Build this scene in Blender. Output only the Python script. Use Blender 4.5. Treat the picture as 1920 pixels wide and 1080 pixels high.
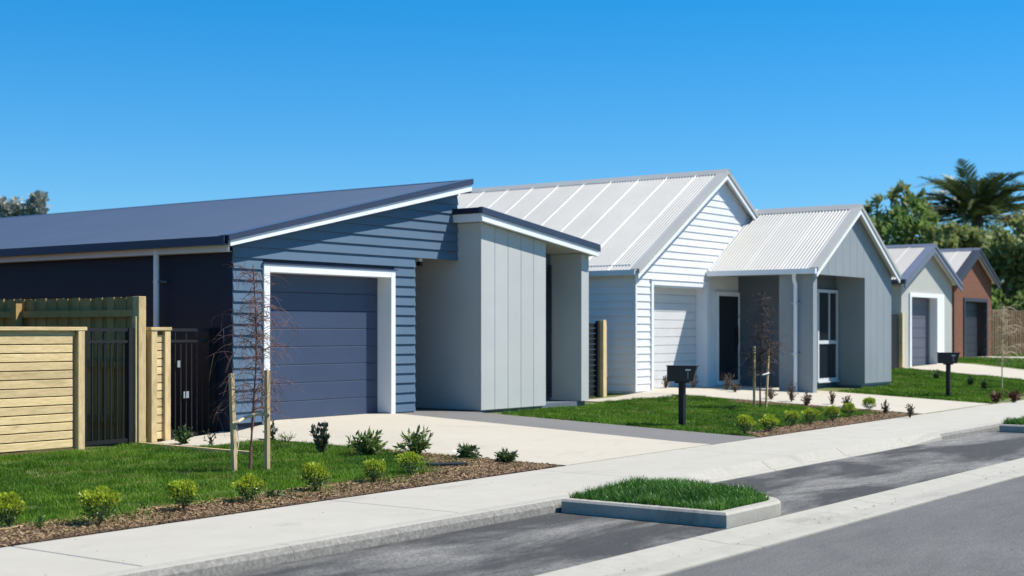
import bpy, math, random
import numpy as np
from mathutils import Vector, Matrix

random.seed(7)
rng = np.random.default_rng(7)
R = math.radians

# ---------------------------------------------------------------- scene, camera, sky, sun
for o in list(bpy.data.objects):
    bpy.data.objects.remove(o)
SC = bpy.context.scene
COL = SC.collection
CAMZ = 1.5
FPX = 2628.0
HORIZON = 622.0
CX, SX = 0.8052, 0.5930          # optical axis in world XY: (CX, SX); right: (SX, -CX)

cam = bpy.data.cameras.new('camera')
cam.sensor_width = 36.0
cam.lens = FPX / 1920 * 36.0
cam.shift_y = (HORIZON - 540) / 1920
cam.clip_start = 0.1
cam.clip_end = 3000
cam.dof.use_dof = True
cam.dof.focus_distance = 14.8
cam.dof.aperture_fstop = 1.9
camo = bpy.data.objects.new('camera', cam)
COL.objects.link(camo)
camo.location = (0, 0, CAMZ)
camo.rotation_euler = (R(90), 0, math.atan2(-CX, SX))
SC.camera = camo
SC.render.resolution_x = 1024
SC.render.resolution_y = 576

SUN = Vector((1.2, -1.25, 2.45)).normalized()      # towards the sun
EL = math.asin(SUN.z)
AZ = math.atan2(SUN.x, SUN.y)
world = bpy.data.worlds.new('World')
SC.world = world
world.use_nodes = True
wn = world.node_tree
for n in list(wn.nodes):
    wn.nodes.remove(n)
sky = wn.nodes.new('ShaderNodeTexSky')
sky.sky_type = 'NISHITA'
sky.sun_disc = False
sky.sun_elevation = EL
sky.sun_rotation = AZ
sky.altitude = 0
sky.air_density = 1.0
sky.dust_density = 0.0
sky.ozone_density = 10.0
hsv = wn.nodes.new('ShaderNodeHueSaturation')
hsv.inputs['Saturation'].default_value = 1.3
hsv.inputs['Value'].default_value = 1.0
bg = wn.nodes.new('ShaderNodeBackground')
bg.inputs['Strength'].default_value = 0.1
wo = wn.nodes.new('ShaderNodeOutputWorld')
wn.links.new(sky.outputs[0], hsv.inputs['Color'])
gam = wn.nodes.new('ShaderNodeGamma')
gam.inputs['Gamma'].default_value = 0.74
tin = wn.nodes.new('ShaderNodeVectorMath')
tin.operation = 'MULTIPLY'
tin.inputs[1].default_value = (0.95, 1.34, 1.53)
wn.links.new(hsv.outputs[0], gam.inputs['Color'])
wn.links.new(gam.outputs[0], tin.inputs[0])
wn.links.new(tin.outputs[0], bg.inputs['Color'])
wn.links.new(bg.outputs[0], wo.inputs['Surface'])

sl = bpy.data.lights.new('sun', 'SUN')
sl.energy = 5.0
sl.angle = R(0.53)
sl.color = (1.0, 0.955, 0.88)
so = bpy.data.objects.new('sun', sl)
COL.objects.link(so)
so.location = (30, -20, 40)
so.rotation_euler = (-SUN).to_track_quat('-Z', 'Y').to_euler()

SC.view_settings.view_transform = 'Standard'
SC.view_settings.look = 'None'
SC.view_settings.exposure = 0.58
SC.view_settings.gamma = 1.0
SC.view_settings.use_curve_mapping = False


def gp(px, py, z=0.0):
    """photo pixel (1920x1080) -> point on the horizontal plane z"""
    u = (px - 960) / FPX
    v = (HORIZON - py) / FPX
    t = (z - CAMZ) / v
    return Vector((t * (CX + SX * u), t * (SX - CX * u), z))


# ---------------------------------------------------------------- helpers
def lin(r, g, b):
    f = lambda c: (c / 255 / 12.92) if c / 255 <= 0.04045 else ((c / 255 + 0.055) / 1.055) ** 2.4
    return (f(r), f(g), f(b))


def tag(o, label=None, cat=None, group=None, kind=None):
    if label: o['label'] = label
    if cat: o['category'] = cat
    if group: o['group'] = group
    if kind: o['kind'] = kind
    return o


def wloc(o):
    v = Vector((0, 0, 0))
    while o is not None:
        v += o.location
        o = o.parent
    return v


def empty(name, loc=(0, 0, 0)):
    o = bpy.data.objects.new(name, None)
    o.empty_display_size = 0.2
    COL.objects.link(o)
    o.location = loc
    return o


def link(name, me, parent=None, loc=(0, 0, 0)):
    o = bpy.data.objects.new(name, me)
    COL.objects.link(o)
    o.parent = parent
    o.location = loc
    return o


class MB:
    """mesh collector; coordinates are world coordinates unless local=True at build"""
    def __init__(s):
        s.v = []; s.f = []

    def add(s, vs, fs):
        b = len(s.v)
        s.v.extend([tuple(p) for p in vs])
        s.f.extend([tuple(i + b for i in f) for f in fs])
        return s

    def box(s, x0, x1, y0, y1, z0, z1):
        v = [(x, y, z) for z in (z0, z1) for y in (y0, y1) for x in (x0, x1)]
        return s.add(v, [(0, 2, 3, 1), (4, 5, 7, 6), (0, 1, 5, 4), (2, 6, 7, 3), (0, 4, 6, 2), (1, 3, 7, 5)])

    def prism(s, poly, axis, a, b):
        """extrude a 2-D polygon along axis ('x': poly is (y,z); 'y': (x,z); 'z': (x,y))"""
        n = len(poly)
        def p(q, t):
            return {'x': (t, q[0], q[1]), 'y': (q[0], t, q[1]), 'z': (q[0], q[1], t)}[axis]
        v = [p(q, a) for q in poly] + [p(q, b) for q in poly]
        f = [tuple(range(n))[::-1], tuple(range(n, 2 * n))]
        f += [(i, (i + 1) % n, n + (i + 1) % n, n + i) for i in range(n)]
        return s.add(v, f)

    def tube(s, pts, rad, n=6, cap=True):
        pts = [Vector(p) for p in pts]
        if not hasattr(rad, '__len__'):
            rad = [rad] * len(pts)
        vs = []
        for i, p in enumerate(pts):
            d = (pts[min(i + 1, len(pts) - 1)] - pts[max(i - 1, 0)])
            if d.length < 1e-9: d = Vector((0, 0, 1))
            d.normalize()
            a = d.cross(Vector((0, 0, 1)))
            if a.length < 0.05: a = d.cross(Vector((1, 0, 0)))
            a.normalize(); b = d.cross(a)
            for k in range(n):
                th = 2 * math.pi * k / n
                vs.append(p + (a * math.cos(th) + b * math.sin(th)) * rad[i])
        fs = []
        for i in range(len(pts) - 1):
            for k in range(n):
                fs.append((i * n + k, i * n + (k + 1) % n, (i + 1) * n + (k + 1) % n, (i + 1) * n + k))
        if cap:
            fs.append(tuple(range(n))[::-1])
            fs.append(tuple(range((len(pts) - 1) * n, len(pts) * n)))
        return s.add(vs, fs)

    def build(s, name, mat, parent=None, smooth=False, bevel=0, at=None):
        off = wloc(parent) if parent is not None else Vector((0, 0, 0))
        if at is not None and parent is None:
            off = Vector(at)
        me = bpy.data.meshes.new(name)
        me.from_pydata([(x - off.x, y - off.y, z - off.z) for x, y, z in s.v], [], s.f)
        import bmesh
        bm = bmesh.new(); bm.from_mesh(me)
        bmesh.ops.recalc_face_normals(bm, faces=bm.faces)
        bm.to_mesh(me); bm.free()
        if smooth:
            for p in me.polygons: p.use_smooth = True
        if mat: me.materials.append(mat)
        o = link(name, me, parent, at if (at is not None and parent is None) else (0, 0, 0))
        if bevel:
            m = o.modifiers.new('bevel', 'BEVEL'); m.width = bevel; m.segments = 2; m.limit_method = 'ANGLE'
        return o


def B(x0, x1, y0, y1, z0, z1):
    return MB().box(x0, x1, y0, y1, z0, z1)


def clip(poly, a, b, c):
    """keep a*x+b*y<=c"""
    out = []
    n = len(poly)
    for i in range(n):
        p, q = poly[i], poly[(i + 1) % n]
        dp, dq = a * p[0] + b * p[1] - c, a * q[0] + b * q[1] - c
        if dp <= 0: out.append(p)
        if dp * dq < 0:
            t = dp / (dp - dq)
            out.append((p[0] + t * (q[0] - p[0]), p[1] + t * (q[1] - p[1])))
    return out


def fast_mesh(name, verts, faces, mat, parent=None, col=None, smooth=False):
    """numpy mesh; faces is (n,3) or (n,4)"""
    me = bpy.data.meshes.new(name)
    nv, nf, k = len(verts), len(faces), faces.shape[1]
    me.vertices.add(nv)
    me.vertices.foreach_set('co', np.ascontiguousarray(verts, dtype=np.float32).ravel())
    me.loops.add(nf * k)
    me.loops.foreach_set('vertex_index', np.ascontiguousarray(faces, dtype=np.int32).ravel())
    me.polygons.add(nf)
    me.polygons.foreach_set('loop_start', np.arange(0, nf * k, k, dtype=np.int32))
    me.polygons.foreach_set('loop_total', np.full(nf, k, dtype=np.int32))
    if smooth: me.polygons.foreach_set('use_smooth', np.ones(nf, dtype=bool))
    if col is not None:
        at = me.attributes.new('tint', 'FLOAT', 'POINT')
        at.data.foreach_set('value', np.ascontiguousarray(col, dtype=np.float32))
    me.update(calc_edges=True)
    me.materials.append(mat)
    return link(name, me, parent)


# ---------------------------------------------------------------- materials
def new_mat(name):
    m = bpy.data.materials.new(name); m.use_nodes = True
    nt = m.node_tree
    for n in list(nt.nodes): nt.nodes.remove(n)
    out = nt.nodes.new('ShaderNodeOutputMaterial')
    p = nt.nodes.new('ShaderNodeBsdfPrincipled')
    nt.links.new(p.outputs[0], out.inputs[0])
    return m, nt, p, out


def node(nt, typ, **kw):
    n = nt.nodes.new(typ)
    for k, v in kw.items(): setattr(n, k, v)
    return n


def noise_fac(nt, scale, stretch=(1, 1, 1), detail=4, rough=0.6, lo=0.35, hi=0.65, dist=0.0):
    g = node(nt, 'ShaderNodeNewGeometry')
    mp = node(nt, 'ShaderNodeMapping')
    mp.inputs['Scale'].default_value = stretch
    nt.links.new(g.outputs['Position'], mp.inputs['Vector'])
    no = node(nt, 'ShaderNodeTexNoise')
    no.inputs['Scale'].default_value = scale
    no.inputs['Detail'].default_value = detail
    no.inputs['Roughness'].default_value = rough
    no.inputs['Distortion'].default_value = dist
    nt.links.new(mp.outputs[0], no.inputs['Vector'])
    mr = node(nt, 'ShaderNodeMapRange')
    mr.inputs['From Min'].default_value = lo
    mr.inputs['From Max'].default_value = hi
    nt.links.new(no.outputs['Fac'], mr.inputs['Value'])
    return mr.outputs[0], no.outputs['Fac']


def mix(nt, fac, a, b, blend='MIX'):
    m = node(nt, 'ShaderNodeMix', data_type='RGBA', blend_type=blend)
    for s, v in ((m.inputs[0], fac), (m.inputs[6], a), (m.inputs[7], b)):
        if isinstance(v, bpy.types.NodeSocket): nt.links.new(v, s)
        elif isinstance(v, (int, float)): s.default_value = v
        else: s.default_value = (v[0], v[1], v[2], 1)
    return m.outputs[2]


def paint(name, c, rough=0.5, var=0.08, scale=3.0, bump=0.02, spec=0.4, metal=0.0, rnd=0.0, dirt=None):
    m, nt, p, out = new_mat(name)
    f, raw = noise_fac(nt, scale)
    d = tuple(x * (1 - var) for x in c); l = tuple(min(1, x * (1 + var * 0.6)) for x in c)
    colr = mix(nt, f, d, l)
    if dirt:
        f2, _ = noise_fac(nt, dirt[1], stretch=dirt[3] if len(dirt) > 3 else (1, 1, 1), detail=8, lo=dirt[4] if len(dirt) > 4 else 0.5, hi=0.72)
        mm = node(nt, 'ShaderNodeMath', operation='MULTIPLY'); nt.links.new(f2, mm.inputs[0]); mm.inputs[1].default_value = dirt[2]
        colr = mix(nt, mm.outputs[0], colr, dirt[0])
    if rnd:
        oi = node(nt, 'ShaderNodeObjectInfo')
        mr = node(nt, 'ShaderNodeMapRange')
        mr.inputs['To Min'].default_value = 1 - rnd; mr.inputs['To Max'].default_value = 1 + rnd
        nt.links.new(oi.outputs['Random'], mr.inputs['Value'])
        vm = node(nt, 'ShaderNodeVectorMath', operation='SCALE')
        nt.links.new(colr, vm.inputs[0]); nt.links.new(mr.outputs[0], vm.inputs['Scale'])
        colr = vm.outputs[0]
    nt.links.new(colr, p.inputs['Base Color'])
    p.inputs['Roughness'].default_value = rough
    p.inputs['Specular IOR Level'].default_value = spec
    p.inputs['Metallic'].default_value = metal
    if bump:
        f3, raw3 = noise_fac(nt, 60, detail=3)
        bp = node(nt, 'ShaderNodeBump'); bp.inputs['Strength'].default_value = bump * 10 if bump < 0.1 else 1
        bp.inputs['Distance'].default_value = 0.004
        nt.links.new(raw3, bp.inputs['Height']); nt.links.new(bp.outputs[0], p.inputs['Normal'])
    return m


def timber(name, c1, c2, stretch, rnd=0.12, knot=True):
    m, nt, p, out = new_mat(name)
    oi = node(nt, 'ShaderNodeObjectInfo')
    g = node(nt, 'ShaderNodeNewGeometry')
    cmb = node(nt, 'ShaderNodeCombineXYZ')
    mu = node(nt, 'ShaderNodeMath', operation='MULTIPLY'); mu.inputs[1].default_value = 37.0
    nt.links.new(oi.outputs['Random'], mu.inputs[0])
    for i in range(3): nt.links.new(mu.outputs[0], cmb.inputs[i])
    add = node(nt, 'ShaderNodeVectorMath', operation='ADD')
    nt.links.new(g.outputs['Position'], add.inputs[0]); nt.links.new(cmb.outputs[0], add.inputs[1])
    mp = node(nt, 'ShaderNodeMapping'); mp.inputs['Scale'].default_value = stretch
    nt.links.new(add.outputs[0], mp.inputs['Vector'])
    no = node(nt, 'ShaderNodeTexNoise'); no.inputs['Scale'].default_value = 5; no.inputs['Detail'].default_value = 6
    no.inputs['Distortion'].default_value = 1.2
    nt.links.new(mp.outputs[0], no.inputs['Vector'])
    mr = node(nt, 'ShaderNodeMapRange'); mr.inputs['From Min'].default_value = 0.32; mr.inputs['From Max'].default_value = 0.68
    nt.links.new(no.outputs['Fac'], mr.inputs['Value'])
    colr = mix(nt, mr.outputs[0], c1, c2)
    n2 = node(nt, 'ShaderNodeTexNoise'); n2.inputs['Scale'].default_value = 1.6; n2.inputs['Detail'].default_value = 2
    mp2 = node(nt, 'ShaderNodeMapping'); mp2.inputs['Scale'].default_value = tuple(0.35 * x + 0.65 for x in stretch)
    nt.links.new(add.outputs[0], mp2.inputs['Vector']); nt.links.new(mp2.outputs[0], n2.inputs['Vector'])
    mk = node(nt, 'ShaderNodeMapRange'); mk.inputs['From Min'].default_value = 0.58; mk.inputs['From Max'].default_value = 0.75
    mk.inputs['To Max'].default_value = 0.35
    nt.links.new(n2.outputs['Fac'], mk.inputs['Value'])
    colr = mix(nt, mk.outputs[0], colr, tuple(x * 0.35 for x in c1))
    mr2 = node(nt, 'ShaderNodeMapRange'); mr2.inputs['To Min'].default_value = 1 - rnd; mr2.inputs['To Max'].default_value = 1 + rnd
    nt.links.new(oi.outputs['Random'], mr2.inputs['Value'])
    vm = node(nt, 'ShaderNodeVectorMath', operation='SCALE')
    nt.links.new(colr, vm.inputs[0]); nt.links.new(mr2.outputs[0], vm.inputs['Scale'])
    nt.links.new(vm.outputs[0], p.inputs['Base Color'])
    p.inputs['Roughness'].default_value = 0.75
    p.inputs['Specular IOR Level'].default_value = 0.25
    bp = node(nt, 'ShaderNodeBump'); bp.inputs['Strength'].default_value = 0.25; bp.inputs['Distance'].default_value = 0.004
    nt.links.new(no.outputs['Fac'], bp.inputs['Height']); nt.links.new(bp.outputs[0], p.inputs['Normal'])
    return m


def leaf_mat(name, c1, c2, trans=0.25, rough=0.55, patch=None, spec=0.3):
    m, nt, p, out = new_mat(name)
    at = node(nt, 'ShaderNodeAttribute'); at.attribute_name = 'tint'
    colr = mix(nt, at.outputs['Fac'], c1, c2)
    if patch:
        f, _ = noise_fac(nt, patch[1], detail=5, lo=patch[2], hi=patch[3])
        mm = node(nt, 'ShaderNodeMath', operation='MULTIPLY'); nt.links.new(f, mm.inputs[0]); mm.inputs[1].default_value = patch[4]
        colr = mix(nt, mm.outputs[0], colr, patch[0])
    nt.links.new(colr, p.inputs['Base Color'])
    p.inputs['Roughness'].default_value = rough
    p.inputs['Specular IOR Level'].default_value = spec
    tr = node(nt, 'ShaderNodeBsdfTranslucent'); nt.links.new(colr, tr.inputs['Color'])
    ms = node(nt, 'ShaderNodeMixShader'); ms.inputs[0].default_value = trans
    nt.links.new(p.outputs[0], ms.inputs[1]); nt.links.new(tr.outputs[0], ms.inputs[2])
    nt.links.new(ms.outputs[0], out.inputs[0])
    return m


def glass_mat(name, c=(0.012, 0.016, 0.022)):
    m, nt, p, out = new_mat(name)
    p.inputs['Base Color'].default_value = (*c, 1)
    p.inputs['Roughness'].default_value = 0.04
    p.inputs['Specular IOR Level'].default_value = 0.6
    return m


def ground_mat(name, base, light, dark, s1=0.8, s2=7.0, st=(1, 1, 1), grain=180, rough=0.9, streak=0.6, bump=0.5, lo=0.40, hi=0.72, smudge=0.0, gmix=0.25):
    m, nt, p, out = new_mat(name)
    f1, _ = noise_fac(nt, s1, st, detail=7, rough=0.65, lo=lo, hi=hi, dist=0.5)
    f2, _ = noise_fac(nt, s2, st, detail=6, rough=0.7, lo=0.35, hi=0.7, dist=0.3)
    f3, raw3 = noise_fac(nt, grain, detail=4, rough=0.8, lo=0.40, hi=0.60)
    mm = node(nt, 'ShaderNodeMath', operation='MULTIPLY'); nt.links.new(f1, mm.inputs[0]); mm.inputs[1].default_value = streak
    c = mix(nt, mm.outputs[0], base, light)
    m2 = node(nt, 'ShaderNodeMath', operation='MULTIPLY'); nt.links.new(f2, m2.inputs[0]); m2.inputs[1].default_value = 0.5
    c = mix(nt, m2.outputs[0], c, dark)
    m3 = node(nt, 'ShaderNodeMath', operation='MULTIPLY'); nt.links.new(f3, m3.inputs[0]); m3.inputs[1].default_value = gmix
    c = mix(nt, m3.outputs[0], c, dark)
    if smudge:
        f5, _ = noise_fac(nt, 0.7, (1, 1.6, 1), detail=9, rough=0.72, lo=0.56, hi=0.70, dist=0.8)
        m5 = node(nt, 'ShaderNodeMath', operation='MULTIPLY'); nt.links.new(f5, m5.inputs[0]); m5.inputs[1].default_value = smudge
        c = mix(nt, m5.outputs[0], c, tuple(x * 0.62 for x in dark))
        f6, _ = noise_fac(nt, 26, detail=2, lo=0.70, hi=0.76)
        m6 = node(nt, 'ShaderNodeMath', operation='MULTIPLY'); nt.links.new(f6, m6.inputs[0]); m6.inputs[1].default_value = smudge
        c = mix(nt, m6.outputs[0], c, tuple(x * 0.5 for x in dark))
    nt.links.new(c, p.inputs['Base Color'])
    p.inputs['Roughness'].default_value = rough
    p.inputs['Specular IOR Level'].default_value = 0.25
    bp = node(nt, 'ShaderNodeBump'); bp.inputs['Strength'].default_value = bump; bp.inputs['Distance'].default_value = 0.006
    nt.links.new(raw3, bp.inputs['Height']); nt.links.new(bp.outputs[0], p.inputs['Normal'])
    return m


M = {}
M['navy_board'] = paint('navy_board', (0.078, 0.128, 0.188), 0.55, 0.05, 2, 0.02, rnd=0.03)
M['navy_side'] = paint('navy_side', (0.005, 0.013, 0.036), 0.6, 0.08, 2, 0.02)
M['navy_roof'] = paint('navy_roof', (0.06, 0.083, 0.128), 0.42, 0.05, 1.0, 0, spec=0.5)
M['navy_trim'] = paint('navy_trim', (0.034, 0.046, 0.085), 0.4, 0.05, 2, 0)
M['navy_door'] = paint('navy_door', (0.042, 0.06, 0.108), 0.42, 0.05, 2, 0.01)
M['white_trim'] = paint('white_trim', (0.78, 0.79, 0.80), 0.45, 0.03, 2, 0)
M['fascia'] = paint('fascia', (0.70, 0.70, 0.69), 0.45, 0.03, 2, 0)
M['grey_panel'] = paint('grey_panel', (0.47, 0.475, 0.45), 0.6, 0.04, 1.3, 0.02, rnd=0.012)
M['grey_soffit'] = paint('grey_soffit', (0.55, 0.55, 0.52), 0.7, 0.04, 1.3, 0)
M['white_board'] = paint('white_board', (0.7, 0.705, 0.71), 0.5, 0.03, 2, 0.02, rnd=0.015)
M['white_roof'] = paint('white_roof', (0.425, 0.41, 0.375), 0.5, 0.05, 1.0, 0, spec=0.4, rnd=0.02)
M['white_door'] = paint('white_door', (0.62, 0.62, 0.61), 0.5, 0.03, 2, 0.01)
M['porch_grey'] = paint('porch_grey', (0.25, 0.278, 0.29), 0.6, 0.04, 1.3, 0.02, rnd=0.012)
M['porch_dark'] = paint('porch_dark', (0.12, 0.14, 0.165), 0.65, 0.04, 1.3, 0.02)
M['concrete_base'] = paint('concrete_base', (0.2, 0.195, 0.18), 0.9, 0.15, 4, 0.04)
M['glass'] = glass_mat('glass')
M['frame_grey'] = paint('frame_grey', (0.62, 0.63, 0.64), 0.45, 0.03, 2, 0)
M['black_metal'] = paint('black_metal', (0.006, 0.0065, 0.008), 0.6, 0.1, 5, 0)
M['black_plastic'] = paint('black_plastic', (0.015, 0.015, 0.016), 0.5, 0.1, 5, 0)
M['steel'] = paint('steel', (0.55, 0.55, 0.56), 0.35, 0.05, 5, 0, metal=0.8)
PINE1, PINE2 = (0.55, 0.39, 0.185), (0.73, 0.56, 0.30)
M['pine_x'] = timber('pine_x', PINE1, PINE2, (1, 9, 9), 0.17)
M['pine_y'] = timber('pine_y', PINE1, PINE2, (9, 1, 9))
M['pine_z'] = timber('pine_z', tuple(x * 0.92 for x in PINE1), tuple(x * 0.95 for x in PINE2), (9, 9, 1))
M['paling'] = timber('paling', (0.36, 0.22, 0.08), (0.46, 0.30, 0.12), (9, 9, 1), 0.25)
M['stake'] = timber('stake', (0.42, 0.30, 0.16), (0.56, 0.42, 0.24), (9, 9, 1), 0.1)
M['brown_fence'] = timber('brown_fence', (0.13, 0.08, 0.04), (0.19, 0.12, 0.06), (9, 9, 1), 0.2)
M['cream'] = paint('cream', (0.42, 0.42, 0.375), 0.7, 0.05, 1, 0.02)
M['cream_side'] = paint('cream_side', (0.40, 0.37, 0.33), 0.7, 0.05, 1, 0.02)
M['slate_trim'] = paint('slate_trim', (0.14, 0.155, 0.2), 0.45, 0.05, 1, 0)
M['charcoal_trim'] = paint('charcoal_trim', (0.035, 0.035, 0.045), 0.5, 0.05, 1, 0)
M['pale_roof'] = paint('pale_roof', (0.29, 0.275, 0.26), 0.5, 0.05, 1, 0, rnd=0.02)
M['slate_door'] = paint('slate_door', (0.10, 0.105, 0.135), 0.5, 0.05, 1, 0)
M['charcoal_door'] = paint('charcoal_door', (0.025, 0.028, 0.035), 0.5, 0.05, 1, 0)
M['red'] = paint('red', (0.6, 0.05, 0.03), 0.5, 0.05, 1, 0)
M['tie'] = paint('tie', (0.66, 0.52, 0.33), 0.9, 0.1, 30, 0)
M['tie_white'] = paint('tie_white', (0.75, 0.74, 0.70), 0.8, 0.1, 30, 0)

M['footpath'] = ground_mat('footpath', (0.405, 0.378, 0.32), (0.44, 0.41, 0.352), (0.345, 0.318, 0.268), 0.45, 2.6, (1, 1, 1), 90, streak=0.8, bump=0.12, smudge=0.45)
M['driveway'] = ground_mat('driveway', (0.435, 0.393, 0.315), (0.47, 0.426, 0.35), (0.385, 0.347, 0.28), 0.45, 2.2, (1, 1, 1), 90, streak=0.7, bump=0.1, smudge=0.3)
M['aggregate'] = ground_mat('aggregate', (0.165, 0.158, 0.15), (0.2, 0.192, 0.183), (0.115, 0.11, 0.105), 1.0, 12.0, (1, 1, 1), 60, streak=0.6, bump=0.4)
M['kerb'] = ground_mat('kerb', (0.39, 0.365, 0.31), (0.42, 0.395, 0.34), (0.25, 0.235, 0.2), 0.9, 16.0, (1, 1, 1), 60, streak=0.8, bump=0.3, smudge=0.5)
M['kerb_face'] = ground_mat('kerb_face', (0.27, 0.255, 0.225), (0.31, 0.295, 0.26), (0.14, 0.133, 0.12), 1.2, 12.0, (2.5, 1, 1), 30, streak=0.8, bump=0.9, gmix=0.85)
M['channel'] = ground_mat('channel', (0.375, 0.355, 0.3), (0.41, 0.385, 0.33), (0.29, 0.27, 0.23), 0.9, 7.0, (1, 1, 1), 70, streak=0.8, bump=0.2, smudge=0.6)
M['road'] = ground_mat('road', (0.15, 0.146, 0.138), (0.22, 0.213, 0.2), (0.07, 0.068, 0.065), 0.3, 2.0, (0.5, 2.0, 1), 48, streak=0.7, bump=1.0, smudge=0.3, gmix=0.75)
M['bay'] = ground_mat('bay', (0.072, 0.07, 0.066), (0.33, 0.315, 0.285), (0.03, 0.03, 0.03), 0.45, 2.6, (0.75, 2.1, 1), 48, streak=0.95, bump=1.0, lo=0.45, hi=0.63, gmix=0.65)
M['soil'] = ground_mat('soil', (0.11, 0.13, 0.035), (0.25, 0.22, 0.09), (0.05, 0.075, 0.018), 1.2, 8.0, (1, 1, 1), 90, streak=0.5, bump=0.6)
M['mulchbed'] = ground_mat('mulchbed', (0.13, 0.078, 0.048), (0.22, 0.16, 0.09), (0.06, 0.035, 0.022), 2.0, 14.0, (1, 1, 1), 70, streak=0.6, bump=0.9)
M['land'] = ground_mat('land', (0.07, 0.10, 0.03), (0.12, 0.12, 0.05), (0.04, 0.06, 0.02), 0.1, 1.0, (1, 1, 1), 20)

# brick for the far gable
m, nt, p, out = new_mat('brick_red')
tc = node(nt, 'ShaderNodeTexCoord'); mp = node(nt, 'ShaderNodeMapping'); mp.inputs['Rotation'].default_value = (R(90), 0, 0)
nt.links.new(tc.outputs['Object'], mp.inputs['Vector'])
bt = node(nt, 'ShaderNodeTexBrick')
bt.inputs['Color1'].default_value = (0.19, 0.062, 0.025, 1); bt.inputs['Color2'].default_value = (0.14, 0.046, 0.019, 1)
bt.inputs['Mortar'].default_value = (0.15, 0.10, 0.07, 1); bt.inputs['Scale'].default_value = 4.3
bt.inputs['Mortar Size'].default_value = 0.012
nt.links.new(mp.outputs[0], bt.inputs['Vector']); nt.links.new(bt.outputs['Color'], p.inputs['Base Color'])
p.inputs['Roughness'].default_value = 0.85
M['brick'] = m

GR = dict(patch=((0.30, 0.26, 0.09), 1.1, 0.56, 0.74, 0.55))
M['grass'] = leaf_mat('grass', (0.038, 0.120, 0.005), (0.150, 0.285, 0.018), 0.3, 0.6, patch=((0.34, 0.31, 0.09), 2.2, 0.52, 0.76, 0.7))
M['grass_island'] = leaf_mat('grass_island', (0.035, 0.125, 0.010), (0.13, 0.28, 0.035), 0.25, 0.5, patch=((0.20, 0.26, 0.12), 3.0, 0.62, 0.75, 0.5), spec=0.5)
M['chip'] = leaf_mat('chip', (0.10, 0.055, 0.026), (0.40, 0.275, 0.15), 0.0, 0.85)
M['bush_old'] = leaf_mat('bush_old', (0.03, 0.065, 0.012), (0.10, 0.17, 0.025), 0.2, 0.4, spec=0.5)
M['bush_new'] = leaf_mat('bush_new', (0.21, 0.34, 0.02), (0.58, 0.62, 0.06), 0.3, 0.45, spec=0.4)
M['shrub_leaf'] = leaf_mat('shrub_leaf', (0.035, 0.07, 0.025), (0.11, 0.17, 0.05), 0.2, 0.35, spec=0.5)
M['flax'] = leaf_mat('flax', (0.08, 0.13, 0.025), (0.24, 0.32, 0.08), 0.2, 0.4, spec=0.5)
M['purple_leaf'] = leaf_mat('purple_leaf', (0.035, 0.04, 0.03), (0.10, 0.115, 0.06), 0.1, 0.4, spec=0.5)
M['dry'] = leaf_mat('dry', (0.10, 0.075, 0.05), (0.24, 0.19, 0.13), 0.15, 0.7)
M['red_leaf'] = leaf_mat('red_leaf', (0.12, 0.06, 0.03), (0.20, 0.11, 0.06), 0.2, 0.5)
M['twig'] = paint('twig', (0.19, 0.095, 0.078), 0.8, 0.2, 20, 0)
M['twig_dark'] = paint('twig_dark', (0.060, 0.040, 0.034), 0.8, 0.2, 20, 0)
M['bark'] = paint('bark', (0.10, 0.08, 0.06), 0.9, 0.3, 6, 0.05)
M['palm_leaf'] = leaf_mat('palm_leaf', (0.045, 0.075, 0.022), (0.12, 0.15, 0.05), 0.15, 0.45)
M['olive_leaf'] = leaf_mat('olive_leaf', (0.13, 0.17, 0.05), (0.32, 0.35, 0.13), 0.45, 0.6)
M['green_leaf'] = leaf_mat('green_leaf', (0.095, 0.16, 0.038), (0.25, 0.34, 0.09), 0.45, 0.55)
M['grey_leaf'] = leaf_mat('grey_leaf', (0.22, 0.24, 0.21), (0.48, 0.5, 0.45), 0.15, 0.6)
M['brown_leaf'] = leaf_mat('brown_leaf', (0.18, 0.14, 0.04), (0.34, 0.27, 0.1), 0.2, 0.6)


# ---------------------------------------------------------------- ground levels
SX_ = [-20, 10, 12, 13.2, 14.0, 17, 20, 24, 26, 29, 33, 39, 46, 60]
SZ_ = [-0.02, 0.0, 0.03, 0.10, 0.215, 0.215, 0.16, 0.16, 0.285, 0.24, 0.30, 0.44, 0.58, 0.60]


def gz(x, y):
    s = np.interp(x, SX_, SZ_)
    return s * np.clip((np.asarray(y) - 9.1) / 5.2, 0, 1)


def yb(x):  # back edge of the footpath
    return 8.62 + 0.025 * (x - 5.0)


def yk(x):  # front of the kerb
    return 7.06 + 0.010 * (x - 6.0)


YCH0, YCH1 = 4.72, 5.32      # concrete channel between road and bay
ZR, ZB = -0.125, -0.105      # road, bay


def grid_sheet(name, x0, x1, y0f, y1f, nx, ny, dz, mat, parent=None, thick=0.0):
    y0 = y0f if callable(y0f) else (lambda x: y0f)
    y1 = y1f if callable(y1f) else (lambda x: y1f)
    v = []; f = []
    for i in range(nx + 1):
        x = x0 + (x1 - x0) * i / nx
        for j in range(ny + 1):
            y = y0(x) + (y1(x) - y0(x)) * j / ny
            v.append((x, y, float(gz(x, y)) + dz))
    for i in range(nx):
        for j in range(ny):
            a = i * (ny + 1) + j
            f.append((a, a + ny + 1, a + ny + 2, a + 1))
    if thick:
        n = len(v)
        v += [(a, b, c - thick) for a, b, c in v]
        ring = [j for j in range(ny + 1)] + [i * (ny + 1) + ny for i in range(1, nx + 1)] + \
               [nx * (ny + 1) + j for j in range(ny - 1, -1, -1)] + [i * (ny + 1) for i in range(nx - 1, 0, -1)]
        for a, b in zip(ring, ring[1:] + ring[:1]):
            f.append((a, b, b + n, a + n))
    return MB().add(v, f).build(name, mat, parent)


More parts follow.
